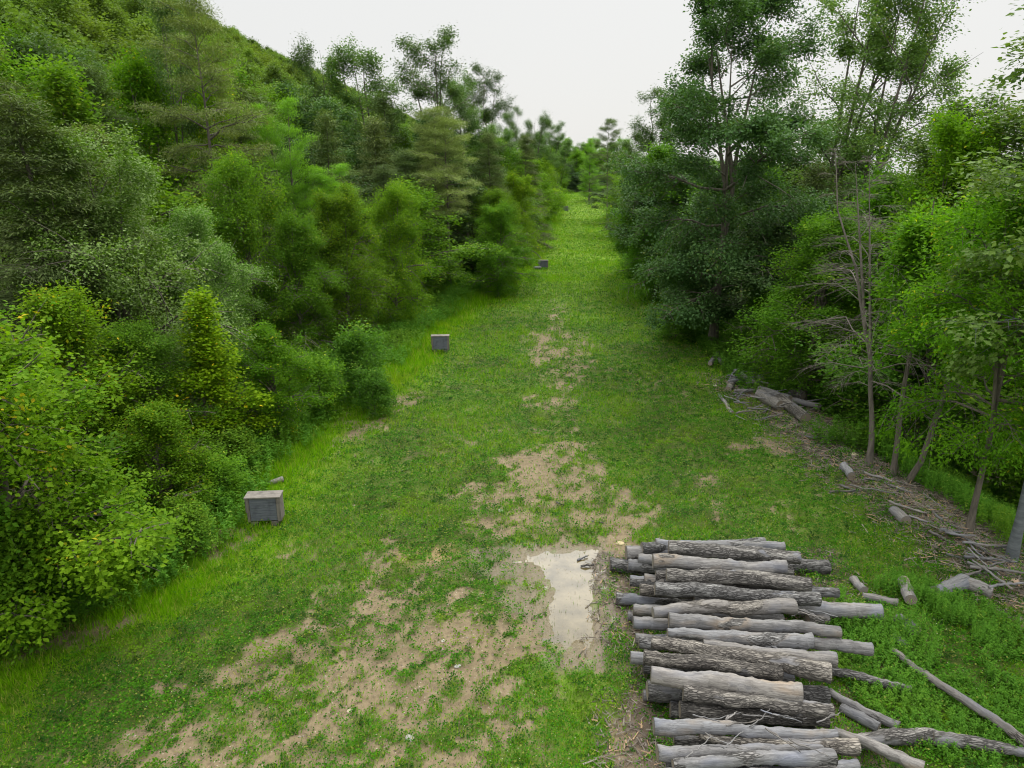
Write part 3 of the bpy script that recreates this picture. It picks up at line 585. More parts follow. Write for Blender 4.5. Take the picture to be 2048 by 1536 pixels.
T_('beech_tree', 'beech', 2022, 1120, -160, 3.6, 'tree with a thick smooth grey trunk at the right border', tint=(1.4, 1.3, .9), rz=2.2)
T_('oak_tree', 'oakC', 1865, 560, 195, 2.8, 'small gnarled treetop in the sky gap on the right', y=46, tint=(1, 1.1, 1.1))
for i, (u, vt, yy, rr, pr, tn) in enumerate([(1480, 330, 46, 3.4, 'midO', (.8, .9, 1)), (1540, 300, 52, 3.6, 'midA', (.8, .95, .9)), (1610, 300, 56, 3.8, 'midO', (1.1, 1, .9)), (1680, 330, 44, 3.4, 'midH', (1, 1, 1)), (1730, 300, 55, 3.8, 'midO', (1, 1, 1)), (1950, 310, 40, 4, 'midA', (.8, .9, .8)), (2040, 260, 34, 4, 'midO', (1.4, 1.3, .9)), (1990, 440, 26, 3, 'midA', (.7, .9, .9)), (1620, 440, 38, 3, 'midO', (.9, .9, 1)), (1830, 330, 34, 3.2, 'midA', (.8, 1, .8)), (2100, 150, 30, 4.4, 'oakC', (1.3, 1.25, .9)), (1360, 300, 60, 3.6, 'midO', (.8, .9, 1)), (1420, 330, 56, 3.6, 'midO', (.8, .9, 1))]):
    T_('wood_tree', pr, u, 0, vt, rr, 'tree standing inside the wood behind the right edge of the clearing', y=yy, group='trees inside the right wood', tint=tn)
T_('leafy_shrub', 'shrubA', 1490, 720, 675, 1.3, 'bright green shrub below the great dark oak', cat='shrub', tint=(.9, 1.15, .8))
T_('leafy_shrub', 'shrubA', 1350, 680, 615, 1.4, 'grey-green shrub left of the trunk of the great dark oak', cat='shrub', tint=(.8, .95, .9))
T_('leafy_shrub', 'birchB', 1310, 600, 420, 2.3, 'dark bushy tree left of the great dark oak', cat='shrub', tint=(.7, .9, .85))
T_('birch_tree', 'midB', 1290, 545, 330, 3.0, 'dark leafy tree at the narrowing of the clearing', tint=(.7, .85, .85))
T_('birch_tree', 'birchA', 1262, 500, 360, 2.6, 'green leafy tree right of the slim spruce', tint=(1.1, 1.1, .9))
T_('spruce_tree', 'hemB', 1213, 458, 238, 2.4, 'slim dark spruce standing at the right edge far up the clearing', tint=(.8, .9, .8))
T_('oak_tree', 'oakB', 1295, 500, 175, 3.6, 'tall slim tree above the narrowing of the clearing', y=66)
T_('oak_tree', 'oakC', 1262, 480, 262, 3.0, 'slim sparse tree right of the spruce', y=95, tint=(1.3, 1.3, 1.1))
T_('birch_tree', 'midA', 1250, 470, 340, 3.0, 'green tree right behind the slim spruce', y=105, tint=(1.1, 1.1, .9))
T_('birch_tree', 'midB', 1330, 500, 290, 3.6, 'dark tree filling the gap left of the great oak', y=58, tint=(.8, .95, .95))
T_('pine_tree', 'pine', 1178, 402, 278, 3.6, 'pine with a clean bare trunk at the top of the clearing', tint=(.6, .8, 1))
# end of the clearing
for i in range(9):
    u = 1108 + i * 15
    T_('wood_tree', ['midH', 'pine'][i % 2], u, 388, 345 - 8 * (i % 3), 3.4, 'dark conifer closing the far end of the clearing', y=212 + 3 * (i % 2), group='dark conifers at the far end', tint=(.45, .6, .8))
for i in range(10):
    u = 1100 + i * 17
    T_('wood_tree', ['midA', 'midO', 'midB'][i % 3], u, 388, 296 - 9 * (i % 3), 5, 'green tree beyond the dark conifers at the far end', y=236 + 6 * (i % 3), group='trees beyond the far end', tint=(1.1, 1.2, 1))
# fill of the two woods
rr = random.Random(9); nfill = 0
def free(x, y, d):
    return all((x - a) ** 2 + (y - b_) ** 2 > d * d for a, b_, c_ in occ)
for side in (-1, 1):
    tries = 0; cnt = 0; lim = 105 if side < 0 else 70
    while cnt < lim and tries < 6000:
        tries += 1
        yy = 22 + 200 * rr.random() ** 1.4
        if side < 0: xx = xl(yy) - 2.2 - 42 * rr.random() ** 1.2
        else: xx = xr(yy) + 2.8 + 34 * rr.random() ** 1.2
        if abs(xx) > .76 * yy + 3 or not free(xx, yy, 3.2): continue
        d = abs(xx - (xl(yy) if side < 0 else xr(yy)))
        if side > 0 and yy < 40 and d < 4: continue
        H = min(15.5, 7.0 + d * .55 + rr.uniform(-1, 1.5)) if side < 0 else min(12.5, 7.5 + d * .35 + rr.uniform(-1, 1))
        pr = rr.choice(['midA', 'midB', 'midH', 'midO', 'midH', 'midB'] if side < 0 else ['midA', 'midB', 'midO', 'midO'])
        tz = float(G(xx, yy)) + H - CAMZ; dn = yy * cp - tz * sp; vt_ = 768 - F * (yy * sp + tz * cp) / dn; ut_ = 1024 + F * xx / dn
        if side < 0 and 840 < ut_ < 925 and yy < 66: continue
        vmin = np.interp(ut_, [0, 250, 560, 850, 1000, 1110, 1200, 1300, 1700, 2048], [60, 130, 190, 265, 275, 285, 300, 300, 300, 300])
        if vt_ < vmin:
            k_ = (768 - vmin) / F; z_ = yy * (-sp + cp * k_) / (cp + sp * k_); H = max(5.0, z_ + CAMZ - float(G(xx, yy)))
        g = rr.uniform(.8, 1.2)
        plant('wood_tree', pr, xx, yy, H, 3.2 + rr.uniform(-.4, .8), None, 'tree standing inside the wood behind the left row of birches' if side < 0 else 'tree standing inside the wood behind the right edge of the clearing', 'tree',
              'trees inside the left wood' if side < 0 else 'trees inside the right wood', (g, g * rr.uniform(.98, 1.1), g * .95))
        occ.append((xx, yy, 3)); cnt += 1
    print('fill', side, cnt)

# far woods: one mass on the hillside and one beyond the right edge (geometry nodes on points)
lowcol = bpy.data.collections.new('far_tree_shapes')
for i, (pf, hh_, mt) in enumerate([('oval', 9, 'mass'), ('oval', 10, 'mass'), ('leafy', 10, 'mass'), ('leafy', 11, 'mass'), ('oval', 8, 'mass')]):
    tm, cm = tree(50 + i, hh_, 3.4, .08, pf, 30, 7, 5200, .36, mt, el=(20, 65), sig=.5, asp=.65, tr=.14)
    lowcol.objects.link(bpy.data.objects.new('far_tree_shape', cm))
def mass(name, pts, label, seed):
    me = bpy.data.meshes.new(name); me.vertices.add(len(pts)); me.vertices.foreach_set('co', np.asarray(pts, np.float32).ravel())
    ob = tag(link(name, me), kind='stuff', label=label, cat='wood')
    ng = bpy.data.node_groups.new(name, 'GeometryNodeTree')
    ng.interface.new_socket('Geometry', in_out='INPUT', socket_type='NodeSocketGeometry'); ng.interface.new_socket('Geometry', in_out='OUTPUT', socket_type='NodeSocketGeometry')
    gi_, go_ = ng.nodes.new('NodeGroupInput'), ng.nodes.new('NodeGroupOutput'); ip = ng.nodes.new('GeometryNodeInstanceOnPoints'); ci = ng.nodes.new('GeometryNodeCollectionInfo')
    ci.inputs['Collection'].default_value = lowcol; ci.inputs['Separate Children'].default_value = True; ci.inputs['Reset Children'].default_value = True
    ip.inputs['Pick Instance'].default_value = True
    rv = ng.nodes.new('FunctionNodeRandomValue'); rv.data_type = 'FLOAT_VECTOR'; rv.inputs[0].default_value = (0, 0, 0); rv.inputs[1].default_value = (.12, .12, 6.28); rv.inputs['Seed'].default_value = seed
    rs = ng.nodes.new('FunctionNodeRandomValue'); rs.data_type = 'FLOAT'; rs.inputs[2].default_value = .75; rs.inputs[3].default_value = 1.45; rs.inputs['Seed'].default_value = seed + 3
    l = ng.links.new; l(gi_.outputs[0], ip.inputs['Points']); l(ci.outputs[0], ip.inputs['Instance']); l(rv.outputs[0], ip.inputs['Rotation']); l(rs.outputs[1], ip.inputs['Scale']); l(ip.outputs[0], go_.inputs[0])
    ob.modifiers.new('trees', 'NODES').node_group = ng
r = np.random.default_rng(77)
n = 15000; px = r.uniform(-215, -24, n); py = 40 + 1260 * r.random(n) ** 1.3
k = (np.abs(px) < .80 * py + 15) & (px < xl(py) - 12); px, py = px[k], py[k]
k = np.ones(len(px), bool)
for a_, b_, c_ in occ: k &= (px - a_) ** 2 + (py - b_) ** 2 > 9
px, py = px[k], py[k]; mass('hillside_forest', np.stack([px, py, G(px, py) - .8], -1), 'dense green wood covering the left hillside up to the ridge', 1); print('mass', len(px))
px = r.uniform(-25, 120, 2200); py = 70 + 330 * r.random(2200)
k = ((px > xr(py) + 16) | ((py > 255) & (px > xl(py) - 20))) & (np.abs(px) < .8 * py + 10); px, py = px[k], py[k]
mass('valley_forest', np.stack([px, py, G(px, py) - 1.5 - 2.0 * (py < 250)], -1), 'wood stretching away beyond the right edge and the far end', 5)

# dead grey tree
tm, _ = tree(91, 10.6, 2.9, .26, 'leafy', 60, 22, 0, .1, None, tr=.10, el=(20, 50), droop=.5, kind='none', bark='greybark', lean=(-.12, 0), wob=1.0, fork=2)
g, _ = GP(1738, 935)
d_ = link('dead_tree', None, None, g); link('trunk', tm, d_, color=(.5, .48, .46, 1)); tag(d_, 'dead leafless grey tree with fine drooping twigs right of the clearing', 'tree')
Tt = Tubes(); Tt.add([(0, 0, 0), (.15, 0, .8), (.05, .1, 3), (-.3, .1, 6), (-.5, .2, 9)], [.11, .09, .07, .05, .02], 8)
for (u, v, lx, lab) in [(1785, 955, .02, 'slim bare trunk right of the dead grey tree'), (1815, 965, .22, 'slim trunk leaning right beside the dead grey tree')]:
    g, _ = GP(u, v); q = link('slim_tree', None, None, g); q.rotation_euler = (0, lx, 1.2 if lx < .1 else 0)
    link('trunk', Tt.mesh('trunk', M['bark']), q, color=(1, 1, 1, 1)); 
    link('crown', PR['shrubA'][0][1], q, (-.3, .1, 5.2), scale=(1.3, 1.3, 1.5), color=(.9, 1.1, .8, 1)); tag(q, lab, 'tree')

# ---------------------------------------------------------------- logs
def logmat():
    m, t, o = mat_new('weathered_log'); tcn = N(t, 'ShaderNodeTexCoord'); oi = N(t, 'ShaderNodeObjectInfo')
    ad = N(t, 'ShaderNodeVectorMath', operation='ADD'); sc_ = N(t, 'ShaderNodeVectorMath', operation='SCALE'); cx_ = N(t, 'ShaderNodeCombineXYZ')
    t.links.new(oi.outputs['Random'], cx_.inputs[0]); t.links.new(cx_.outputs[0], sc_.inputs[0]); sc_.inputs['Scale'].default_value = 37
    t.links.new(tcn.outputs['Object'], ad.inputs[0]); t.links.new(sc_.outputs[0], ad.inputs[1])
    mp = N(t, 'ShaderNodeMapping'); mp.inputs['Scale'].default_value = (2.0, 26, 26); t.links.new(ad.outputs[0], mp.inputs[0])
    mp2 = N(t, 'ShaderNodeMapping'); mp2.inputs['Scale'].default_value = (6, 30, 30); t.links.new(ad.outputs[0], mp2.inputs[0])
    mp3 = N(t, 'ShaderNodeMapping'); mp3.inputs['Scale'].default_value = (.9, 2.2, 2.2); t.links.new(ad.outputs[0], mp3.inputs[0])
    mpf = N(t, 'ShaderNodeMapping'); mpf.inputs['Scale'].default_value = (1.1, 10, 10); t.links.new(ad.outputs[0], mpf.inputs[0]); streak = noise(t, mpf.outputs[0], 1, 5, .6, 1.2)
    grain = noise(t, mp.outputs[0], 1, 6, .7, .6); big = noise(t, mp3.outputs[0], 1, 3, .5)
    vo = N(t, 'ShaderNodeTexVoronoi', feature='DISTANCE_TO_EDGE'); vo.inputs['Scale'].default_value = .9; 
    dv = N(t, 'ShaderNodeVectorMath', operation='ADD'); nn = N(t, 'ShaderNodeTexNoise'); nn.inputs['Scale'].default_value = .8; t.links.new(mp2.outputs[0], nn.inputs['Vector']); t.links.new(mp2.outputs[0], dv.inputs[0])
    s2 = N(t, 'ShaderNodeVectorMath', operation='SCALE'); s2.inputs['Scale'].default_value = 1.6; t.links.new(nn.outputs['Color'], s2.inputs[0]); t.links.new(s2.outputs[0], dv.inputs[1]); t.links.new(dv.outputs[0], vo.inputs['Vector'])
    crack = mrange(t, vo.outputs['Distance'], .0, .22)
    wood = rgbmix(t, (.08, .075, .072), (.225, .215, .208), mrange(t, grain, .34, .64)); wood = rgbmix(t, wood, (.075, .07, .068), mrange(t, streak, .50, .66, 0, .8)); wood = rgbmix(t, wood, (.025, .022, .02), mrange(t, grain, .60, .68, 0, .9))
    wood = rgbmix(t, wood, (.20, .145, .09), mrange(t, big, .56, .68, 0, .6)); wood = rgbmix(t, wood, (.12, .13, .165), mrange(t, big, .30, .45, .6, 0))
    bark = rgbmix(t, (.045, .04, .036), (.165, .153, .14), crack); bark = rgbmix(t, bark, (.10, .09, .08), mrange(t, grain, .5, .7, 0, .5)); bark = rgbmix(t, bark, (.33, .31, .28), mrange(t, noise(t, mp2.outputs[0], .22, 5), .52, .62, 0, .75))
    sp_ = N(t, 'ShaderNodeSeparateColor'); t.links.new(oi.outputs['Color'], sp_.inputs[0])
    bl = N(t, 'ShaderNodeMath', operation='ADD'); t.links.new(sp_.outputs[0], bl.inputs[0]); t.links.new(mrange(t, big, .25, .75, -.5, .5), bl.inputs[1])
    bf = mrange(t, bl.outputs[0], .46, .54)
    col = rgbmix(t, wood, bark, bf); col = rgbmix(t, col, rgbmix(t, (1.05, 1.0, .92), (.92, .98, 1.07), sp_.outputs[2]), 1.0, 'MULTIPLY'); hs = N(t, 'ShaderNodeHueSaturation'); t.links.new(col, hs.inputs['Color']); t.links.new(sp_.outputs[1], hs.inputs['Value']); hs.inputs['Saturation'].default_value = .9
    p = N(t, 'ShaderNodeBsdfPrincipled'); t.links.new(hs.outputs[0], p.inputs['Base Color']); p.inputs['Roughness'].default_value = .85
    hgt = N(t, 'ShaderNodeMix', data_type='FLOAT'); t.links.new(bf, hgt.inputs[0]); t.links.new(mrange(t, grain, 0, 1, 0, .6), hgt.inputs[2]); t.links.new(mrange(t, crack, 0, 1, .3, 1.5), hgt.inputs[3])
    bp = N(t, 'ShaderNodeBump'); bp.inputs['Strength'].default_value = 1.0; bp.inputs['Distance'].default_value = .03; t.links.new(hgt.outputs[0], bp.inputs['Height'])
    t.links.new(bp.outputs[0], p.inputs['Normal']); t.links.new(p.outputs[0], o.inputs[0]); return m
M['log'] = logmat()
m, t, o = mat_new('sawn_end'); tcn = N(t, 'ShaderNodeTexCoord'); wv = N(t, 'ShaderNodeTexWave', wave_type='RINGS', rings_direction='X'); wv.inputs['Scale'].default_value = 9; wv.inputs['Distortion'].default_value = 3
t.links.new(tcn.outputs['Object'], wv.inputs['Vector']); col = rgbmix(t, (.15, .12, .09), (.23, .19, .15), wv.outputs['Fac']); col = rgbmix(t, col, (.16, .15, .14), mrange(t, noise(t, tcn.outputs['Object'], 6, 4), .45, .65, 0, .8))
p = N(t, 'ShaderNodeBsdfPrincipled'); p.inputs['Roughness'].default_value = .9; t.links.new(col, p.inputs['Base Color']); t.links.new(p.outputs[0], o.inputs[0]); M['end'] = m
LS = [0]
def make_log(p0, p1, r0, r1, bark, val, label, group=None, bend=0.0, name='log', ends=True, sag=0.0, hollow=False):
    p0 = np.array(p0, float); p1 = np.array(p1, float); LS[0] += 1; rs = np.random.default_rng(500 + LS[0]); seed = LS[0]
    L = np.linalg.norm(p1 - p0); c = (p0 + p1) / 2; n = max(8, int(L / .055)); k = 30
    tt = np.linspace(0, 1, n); a = np.arange(k) * 2 * np.pi / k; A, Tm = np.meshgrid(a, tt)
    xx = (Tm - .5) * L; rad = (r0 + (r1 - r0) * Tm)
    lump = (fbm(Tm * L * 1.2 + seed, np.cos(A) * .8 + seed, 3) - .5) * .20 + (fbm(Tm * L * .6 + seed * 3, np.sin(A) * .6, 2, 4) - .5) * .16
    fur = (fbm(Tm * L * 2.2, np.abs(((A / (2 * np.pi) * 14) % 14)) + seed, 2, 3) - .5) * (.16 if bark > .5 else .05)
    rad = rad * (1 + lump + fur * 1.0)
    # knots: branch stubs
    cy = np.cumsum(rs.normal(0, .012, n)) ; cz = np.cumsum(rs.normal(0, .006, n)); cy = (cy - np.linspace(cy[0], cy[-1], n)) + bend * np.sin(np.pi * tt) * r0; cz = (cz - np.linspace(cz[0], cz[-1], n)) + sag * np.sin(np.pi * tt) * r0
    for _ in range(rs.integers(0, 3)):
        tk = rs.uniform(.15, .85); ak = rs.uniform(.2, 2.9); w_ = np.exp(-(((Tm - tk) * L / .06) ** 2 + ((A - ak) / .35) ** 2)); rad = rad + w_ * .035
    V = np.stack([xx, rad * np.cos(A) + cy[:, None], rad * np.sin(A) + cz[:, None]], -1).reshape(-1, 3)
    i = np.arange(n - 1)[:, None] * k; j = np.arange(k)[None]
    Fq = np.stack([i + j, i + k + j, i + k + (j + 1) % k, i + (j + 1) % k], -1).reshape(-1, 4).tolist()
    Fq.append(list(range(k))); Fq.append(list(range((n - 1) * k, n * k))[::-1])
    me = bpy.data.meshes.new(name); me.from_pydata(V.tolist(), [], Fq); me.materials.append(M['log']); me.polygons.foreach_set('use_smooth', [True] * (len(Fq) - 2) + [False] * 2)
    ob = bpy.data.objects.new(name, me); C.objects.link(ob); ob.location = c
    ob.rotation_mode = 'QUATERNION'; ob.rotation_quaternion = Vector(p1 - p0).to_track_quat('X', 'Z'); ob.color = (bark, val, rs.random(), 1)
    if ends:
        for q, sx in ((0, -1), (n - 1, 1)):
            ring = V[q * k:(q + 1) * k]; ce = ring.mean(0); Rn = [ce + (v_ - ce) * s_ + np.array([sx * .004, 0, 0]) for s_ in (.96, .5) for v_ in ring]
            if hollow: Rn = Rn[:k] + [v_ - np.array([sx * .12, 0, 0]) for v_ in Rn[k:]]
            fs = [[j, (j + 1) % k, k + (j + 1) % k, k + j] for j in range(k)] + [list(range(k, 2 * k))]
            if sx < 0: fs = [f[::-1] for f in fs]
            em = bpy.data.meshes.new('cut_end'); em.from_pydata([tuple(v_) for v_ in Rn], [], fs); em.materials.append(M['end'])
            link('cut_end', em, ob)
    if label: tag(ob, label, 'log', group)
    return ob
def px2(cx_, cy_): return 1150 + cx_ / 2.7307, 1020 + cy_ / 2.7307
def L2(a, b, da, db, z, bark, val, label, bend=0, sag=0, group='logs of the big pile', ends=True, raw=False, full=None, z1=None, name='log'):
    u0, v0 = a if raw else px2(*a); u1, v1 = b if raw else px2(*b); z1 = z if z1 is None else z1
    q0, t0 = P(u0, v0, z); q1, t1 = P(u1, v1, z1); s = 1 if raw else 2.7307
    r0 = da / s / F * t0 / 2; r1 = db / s / F * t1 / 2
    if full: q1 = q0 + (q1 - q0) / np.linalg.norm(q1 - q0) * full
    return make_log(q0, q1, r0, r1, bark, val, label, group, bend, name, ends, sag)
TOP = .88; MID = .53; LOW = .18
L2((510, 205), (1228, 262), 82, 72, TOP, .75, 1.1, 'barky log with peeling pale patches, top back of the pile')
L2((440, 188), (1142, 196), 64, 50, TOP - .22, .3, 1.1, 'log just behind the topmost back log, its left end sticking out')
L2((365, 208), (1035, 170), 62, 40, MID + .1, .7, .95, 'rearmost log of the pile, its bark split at the left end')
L2((280, 232), (1100, 225), 76, 60, MID - .05, .35, 1.15, 'pale smooth-ended log low at the back left of the pile')
L2((190, 295), (1385, 312), 80, 74, LOW + .02, .7, .8, 'long barky bottom log sticking out at both sides near the back')
L2((345, 268), (1190, 335), 62, 52, MID, .4, 1.0, 'log under the smooth tan log, its stub showing on the left')
L2((425, 280), (1152, 312), 80, 74, TOP, .12, 1.15, 'smooth tan log second from the back on top')
L2((500, 352), (1285, 408), 74, 84, TOP, .85, 1.0, 'furrowed bark log third from the back on top')
L2((437, 430), (1335, 488), 76, 78, TOP - .05, .85, 1.0, 'furrowed bark log in front of the third from the back', bend=.1)
L2((425, 560), (1200, 528), 62, 84, TOP + .02, .45, 1.05, 'crooked humped log with an orange broken patch at its right end', bend=.85, sag=0)
L2((512, 600), (1450, 668), 84, 62, TOP - .02, .1, 1.0, 'long smooth brown-grey log tapering to the right, in front of the crooked one')
L2((505, 672), (1295, 712), 52, 84, TOP - .03, .25, 1.1, 'smooth log getting thicker to the right, in front of the long brown-grey one')
L2((418, 722), (1395, 895), 64, 112, TOP + .05, .8, 1.15, 'thick bark-covered log lying askew across the middle of the pile')
L2((700, 735), (1425, 818), 56, 88, TOP - .12, .3, 1.05, 'log wedged behind the thick askew log, its bluish end at the right')
L2((375, 800), (1130, 890), 84, 80, TOP - .05, .85, .8, 'dark barky log left in front of the askew log')
L2((415, 900), (1235, 1000), 88, 116, TOP + .02, .08, 1.3, 'thick pale blue-grey smooth log, the brightest of the pile')
L2((590, 1000), (1408, 1098), 86, 80, TOP - .12, .75, 1.0, 'barky log right in front of the pale blue-grey one')
L2((395, 985), (1380, 1010), 104, 90, MID - .05, .6, .65, 'thick dark log underneath the pale blue-grey one')
L2((572, 1090), (1380, 1145), 90, 80, MID - .1, .8, .65, 'dark furrowed log in the hollow before the front row')
L2((520, 1090), (1300, 1170), 84, 70, MID - .3, .8, .6, 'dark lower log deep in the hollow before the front row')
L2((430, 1183), (1430, 1222), 86, 50, MID + .12, .05, 1.15, 'long smooth pale log at the back of the front row')
L2((680, 1226), (1545, 1292), 44, 92, MID + .02, .7, 1.15, 'bark-flaked log thickening to the right in the front row')
L2((450, 1322), (1355, 1302), 84, 34, MID + .05, .15, 1.1, 'tapering log with orange bare wood in the front row')
L2((535, 1392), (1415, 1350), 60, 84, MID + .06, .42, 1.2, 'log half barky half smooth at the bottom border')
L2((1300, 1400), (1545, 1392), 70, 60, MID - .1, .1, 1.1, 'short pale log end at the bottom border')
L2((480, 1460), (1420, 1420), 80, 70, MID - .1, .5, 1.0, 'log cut by the bottom border left of the short pale end')
L2((1415, 1205), (1905, 1412), 46, 74, .40, .03, 1.15, 'long smooth pole slanting from the front row to the bottom border')
# logs whose ends show left and right of the top layer
STUBS = [((1270, 735), (1620, 757), 72, 68, MID + .05, .25, 1.05, 'log sticking far out on the right with a tan end'),
 ((1250, 520), (1670, 555), 70, 84, MID - .05, .15, 1.2, 'thick pale log end reaching into the weeds on the right'),
 ((1250, 430), (1440, 452), 60, 52, MID - .05, .4, .9, 'short brown log end near the feathery weed'),
 ((1230, 990), (1380, 1010), 90, 84, LOW + .1, .5, .6, 'dark thick log end below the askew log')]
for a_, b_, da, db, z_, bk, vl, lb in STUBS:
    L2((a_[0] - 600, a_[1] - 35), b_, da, db, z_, bk, vl, lb)
LEFT = [((300, 385), 58, LOW + .3, .6, .85, 'stub under the third log, lowest of three side by side'), ((378, 376), 62, MID, .1, .95, 'bluish smooth stub under the third log from the back'), ((440, 358), 58, MID + .1, .5, .9, 'stub right against the third log from the back'),
 ((355, 432), 64, MID, .8, .85, 'furrowed stub against the fourth log from the back'), ((225, 478), 66, LOW, .7, .8, 'dark bottom log sticking out furthest on the left'), ((318, 547), 62, MID - .1, .2, .9, 'bluish stub beside the bent end of the crooked log'), ((288, 580), 56, LOW, .6, .75, 'dark bottom stub below the bluish one'),
 ((318, 614), 66, MID, .1, 1.05, 'tan smooth log sticking out left of the long brown-grey one'), ((330, 700), 56, MID - .15, .5, .85, 'dark stub left of the askew log'), ((350, 722), 60, MID, .6, 1.05, 'pale stub touching the left end of the askew log'),
 ((303, 806), 68, MID - .1, .2, 1.1, 'short tan stub left of the dark barky log'), ((372, 860), 66, LOW + .1, .6, .7, 'dark stub under the dark barky log'), ((372, 1010), 60, LOW, .5, .8, 'bottom stub under the thick dark log'), ((540, 1255), 60, LOW + .1, .7, .8, 'dark log under the front row'), ((495, 1390), 60, LOW + .1, .3, .8, 'dark stub at the bottom border left of the half barky log'),
 ((290, 300), 66, LOW + .2, .5, .85, 'low stub under the pale smooth-ended back log')]
for (cx_, cy_), d_, z_, bk, vl, lb in LEFT:
    L2((cx_, cy_), (cx_ + 820, cy_ + 55), d_, d_ * .9, z_, bk, vl, lb)
# right of the pile, on the ground
L2((1270, 600), (1380, 590), 56, 54, .3, .5, .8, 'dark log end under the long brown-grey log on the right')
L2((1290, 860), (1835, 980), 50, 42, .22, .8, .9, 'thin barky pole lying in the weeds right of the askew log', group=None)
L2((1390, 990), (1770, 1180), 40, 56, .15, .4, .95, 'slanting pole in the weeds between the pile and the long fallen trunk', group=None)
L2((1450, 1080), (1660, 1190), 54, 60, .10, .3, .8, 'short brownish log beside the slanting pole', group=None)
L2((1540, 1270), (1960, 1240), 80, 92, .20, .6, 1.0, 'thick crooked trunk with pale bark flakes at the lower right', group=None, bend=.5)
L2((1950, 1240), (2480, 1330), 84, 50, .22, .6, 1.0, 'upper end of the crooked trunk running to the right border', group=None)
L2((1570, 470), (1762, 505), 40, 44, .12, .15, 1.0, 'slim log on the ground right of the pile near the feathery weed', group=None)
L2((1515, 375), (1578, 440), 40, 46, .12, .05, 1.05, 'short split log pointing at the slim one', group=None)
L2((1795, 385), (1835, 490), 60, 62, .24, .0, 1.3, 'whitish split log standing apart right of the pile', group=None)
L2((1870, 1186), (1930, 1163), 27, 32, .14, .1, 1.0, 'left half of the forked grey log near the right border', group=None, raw=True)
L2((1922, 1166), (1985, 1186), 28, 26, .14, .1, 1.1, 'right half of the forked grey log near the right border', group=None, raw=True, bend=.6)
L2((1735, 765), (2540, 1330), 34, 56, .30, .35, .9, 'long thin fallen trunk lying slantwise in the weeds at the lower right', group=None)
L2((1735, 690), (1815, 740), 40, 36, .24, .2, .9, 'small grey log beside the end of the long thin fallen trunk', group=None)
g = L2((1765, 590), (1860, 665), 60, 74, .26, .4, .9, 'hollow log with a black charred opening in the weeds', group=None)
# bank logs, upper right
BK = [((1520, 788), (1562, 812), 22, 22, .3, .1, .8, 'smooth log end low in the rotten stack'), ((1518, 780), (1580, 798), 16, 16, .45, .3, .6, 'dark log lying on top of the rotten stack'), ((1560, 798), (1612, 838), 24, 22, .35, .8, .75, 'barky log slanting down the rotten stack'),
 ((1582, 785), (1607, 792), 17, 17, .3, .6, .6, 'log with its round end facing the clearing'), ((1456, 780), (1472, 755), 14, 14, .12, .6, 1.0, 'short upright-pointing log before the rotten stack'), ((1470, 742), (1510, 765), 9, 9, .35, .1, .9, 'split board leaning over the stack'),
 ((1505, 748), (1525, 760), 12, 13, .25, .3, .9, 'small log with a dark end behind the split board'), ((1420, 727), (1436, 706), 9, 9, .25, .2, .7, 'left leg of the crossed poles below the bright shrub'), ((1444, 726), (1434, 710), 8, 8, .25, .2, .7, 'right leg of the crossed poles below the bright shrub'),
 ((1688, 932), (1703, 952), 17, 17, .15, .1, 1.05, 'small pale log at the foot of the dead grey tree'), ((1787, 1020), (1812, 1042), 20, 22, .15, .05, 1.05, 'single pale log on the debris bank'), ((1438, 790), (1465, 826), 6, 8, .06, .1, 1.2, 'thin whitish branch at the edge of the grass before the rotten stack')]
for a_, b_, da, db, z_, bk, vl, lb in BK:
    z0 = z_ + float(G(*P(a_[0], a_[1], .2)[0][:2])); L2(a_, b_, da, db, z0, bk, vl, lb, raw=True, group=None)
for a_, b_, d_, lb in [((1755, 862), (1800, 905), 7, 'upper pole of the two leaning behind the slim trunks'), ((1785, 885), (1850, 950), 7, 'lower pole of the two leaning behind the slim trunks'), ((1610, 872), (1675, 875), 3, 'thin straight stick left of the dead grey tree'), ((1945, 1120), (2025, 1178), 4, 'long stick at the end of the debris bank near the right border'), ((1853, 1012), (1885, 1040), 5, 'pale stick along the outer side of the debris bank')]:
    z0 = .18 + float(G(*P(a_[0], a_[1], .2)[0][:2])); o_ = L2(a_, b_, d_, d_, z0, .2, .95, None, raw=True, group=None, ends=False, name='fallen_branch'); tag(o_, lb, 'branch')
g, t_ = GP(552, 968); o_ = make_log(g + [-.22, -.1, .06], g + [.22, .12, .12], .09, .10, .1, 1.1, None, name='log'); tag(o_, 'tan log chunk half hidden in grass behind the nearest target block', 'log')

rb = random.Random(12)
for i in range(92):
    if i < 52: u_, v_ = rb.uniform(1465, 1640), rb.uniform(735, 850); lab = 'thin dead branch tangled in the rotten stack'; gr_ = 'branches tangled in the rotten stack'
    else:
        q_ = rb.random(); u_ = 1690 + 330 * q_ + rb.uniform(-40, 40); v_ = 930 + 230 * q_ + rb.uniform(-30, 30); lab = 'thin grey branch on the long debris bank'; gr_ = 'branches strewn on the debris bank'
    g, _ = GP(u_, v_); a_ = rb.uniform(-.2, 1.6) if i >= 52 else rb.uniform(-1.2, 1.2); L_ = rb.uniform(.5, 1.5); z_ = rb.uniform(.04, .6 if i < 52 else .25); r_ = rb.uniform(.012, .04)
    d_ = np.array([math.cos(a_), -math.sin(a_), rb.uniform(-.15, .25)]) * L_ / 2
    o_ = make_log(g + d_ * -1 + [0, 0, z_], g + d_ + [0, 0, z_], r_, r_ * .6, .15, rb.uniform(.6, 1.2), None, ends=False, name='fallen_branch', bend=rb.uniform(-2, 2)); tag(o_, lab, 'branch', gr_)
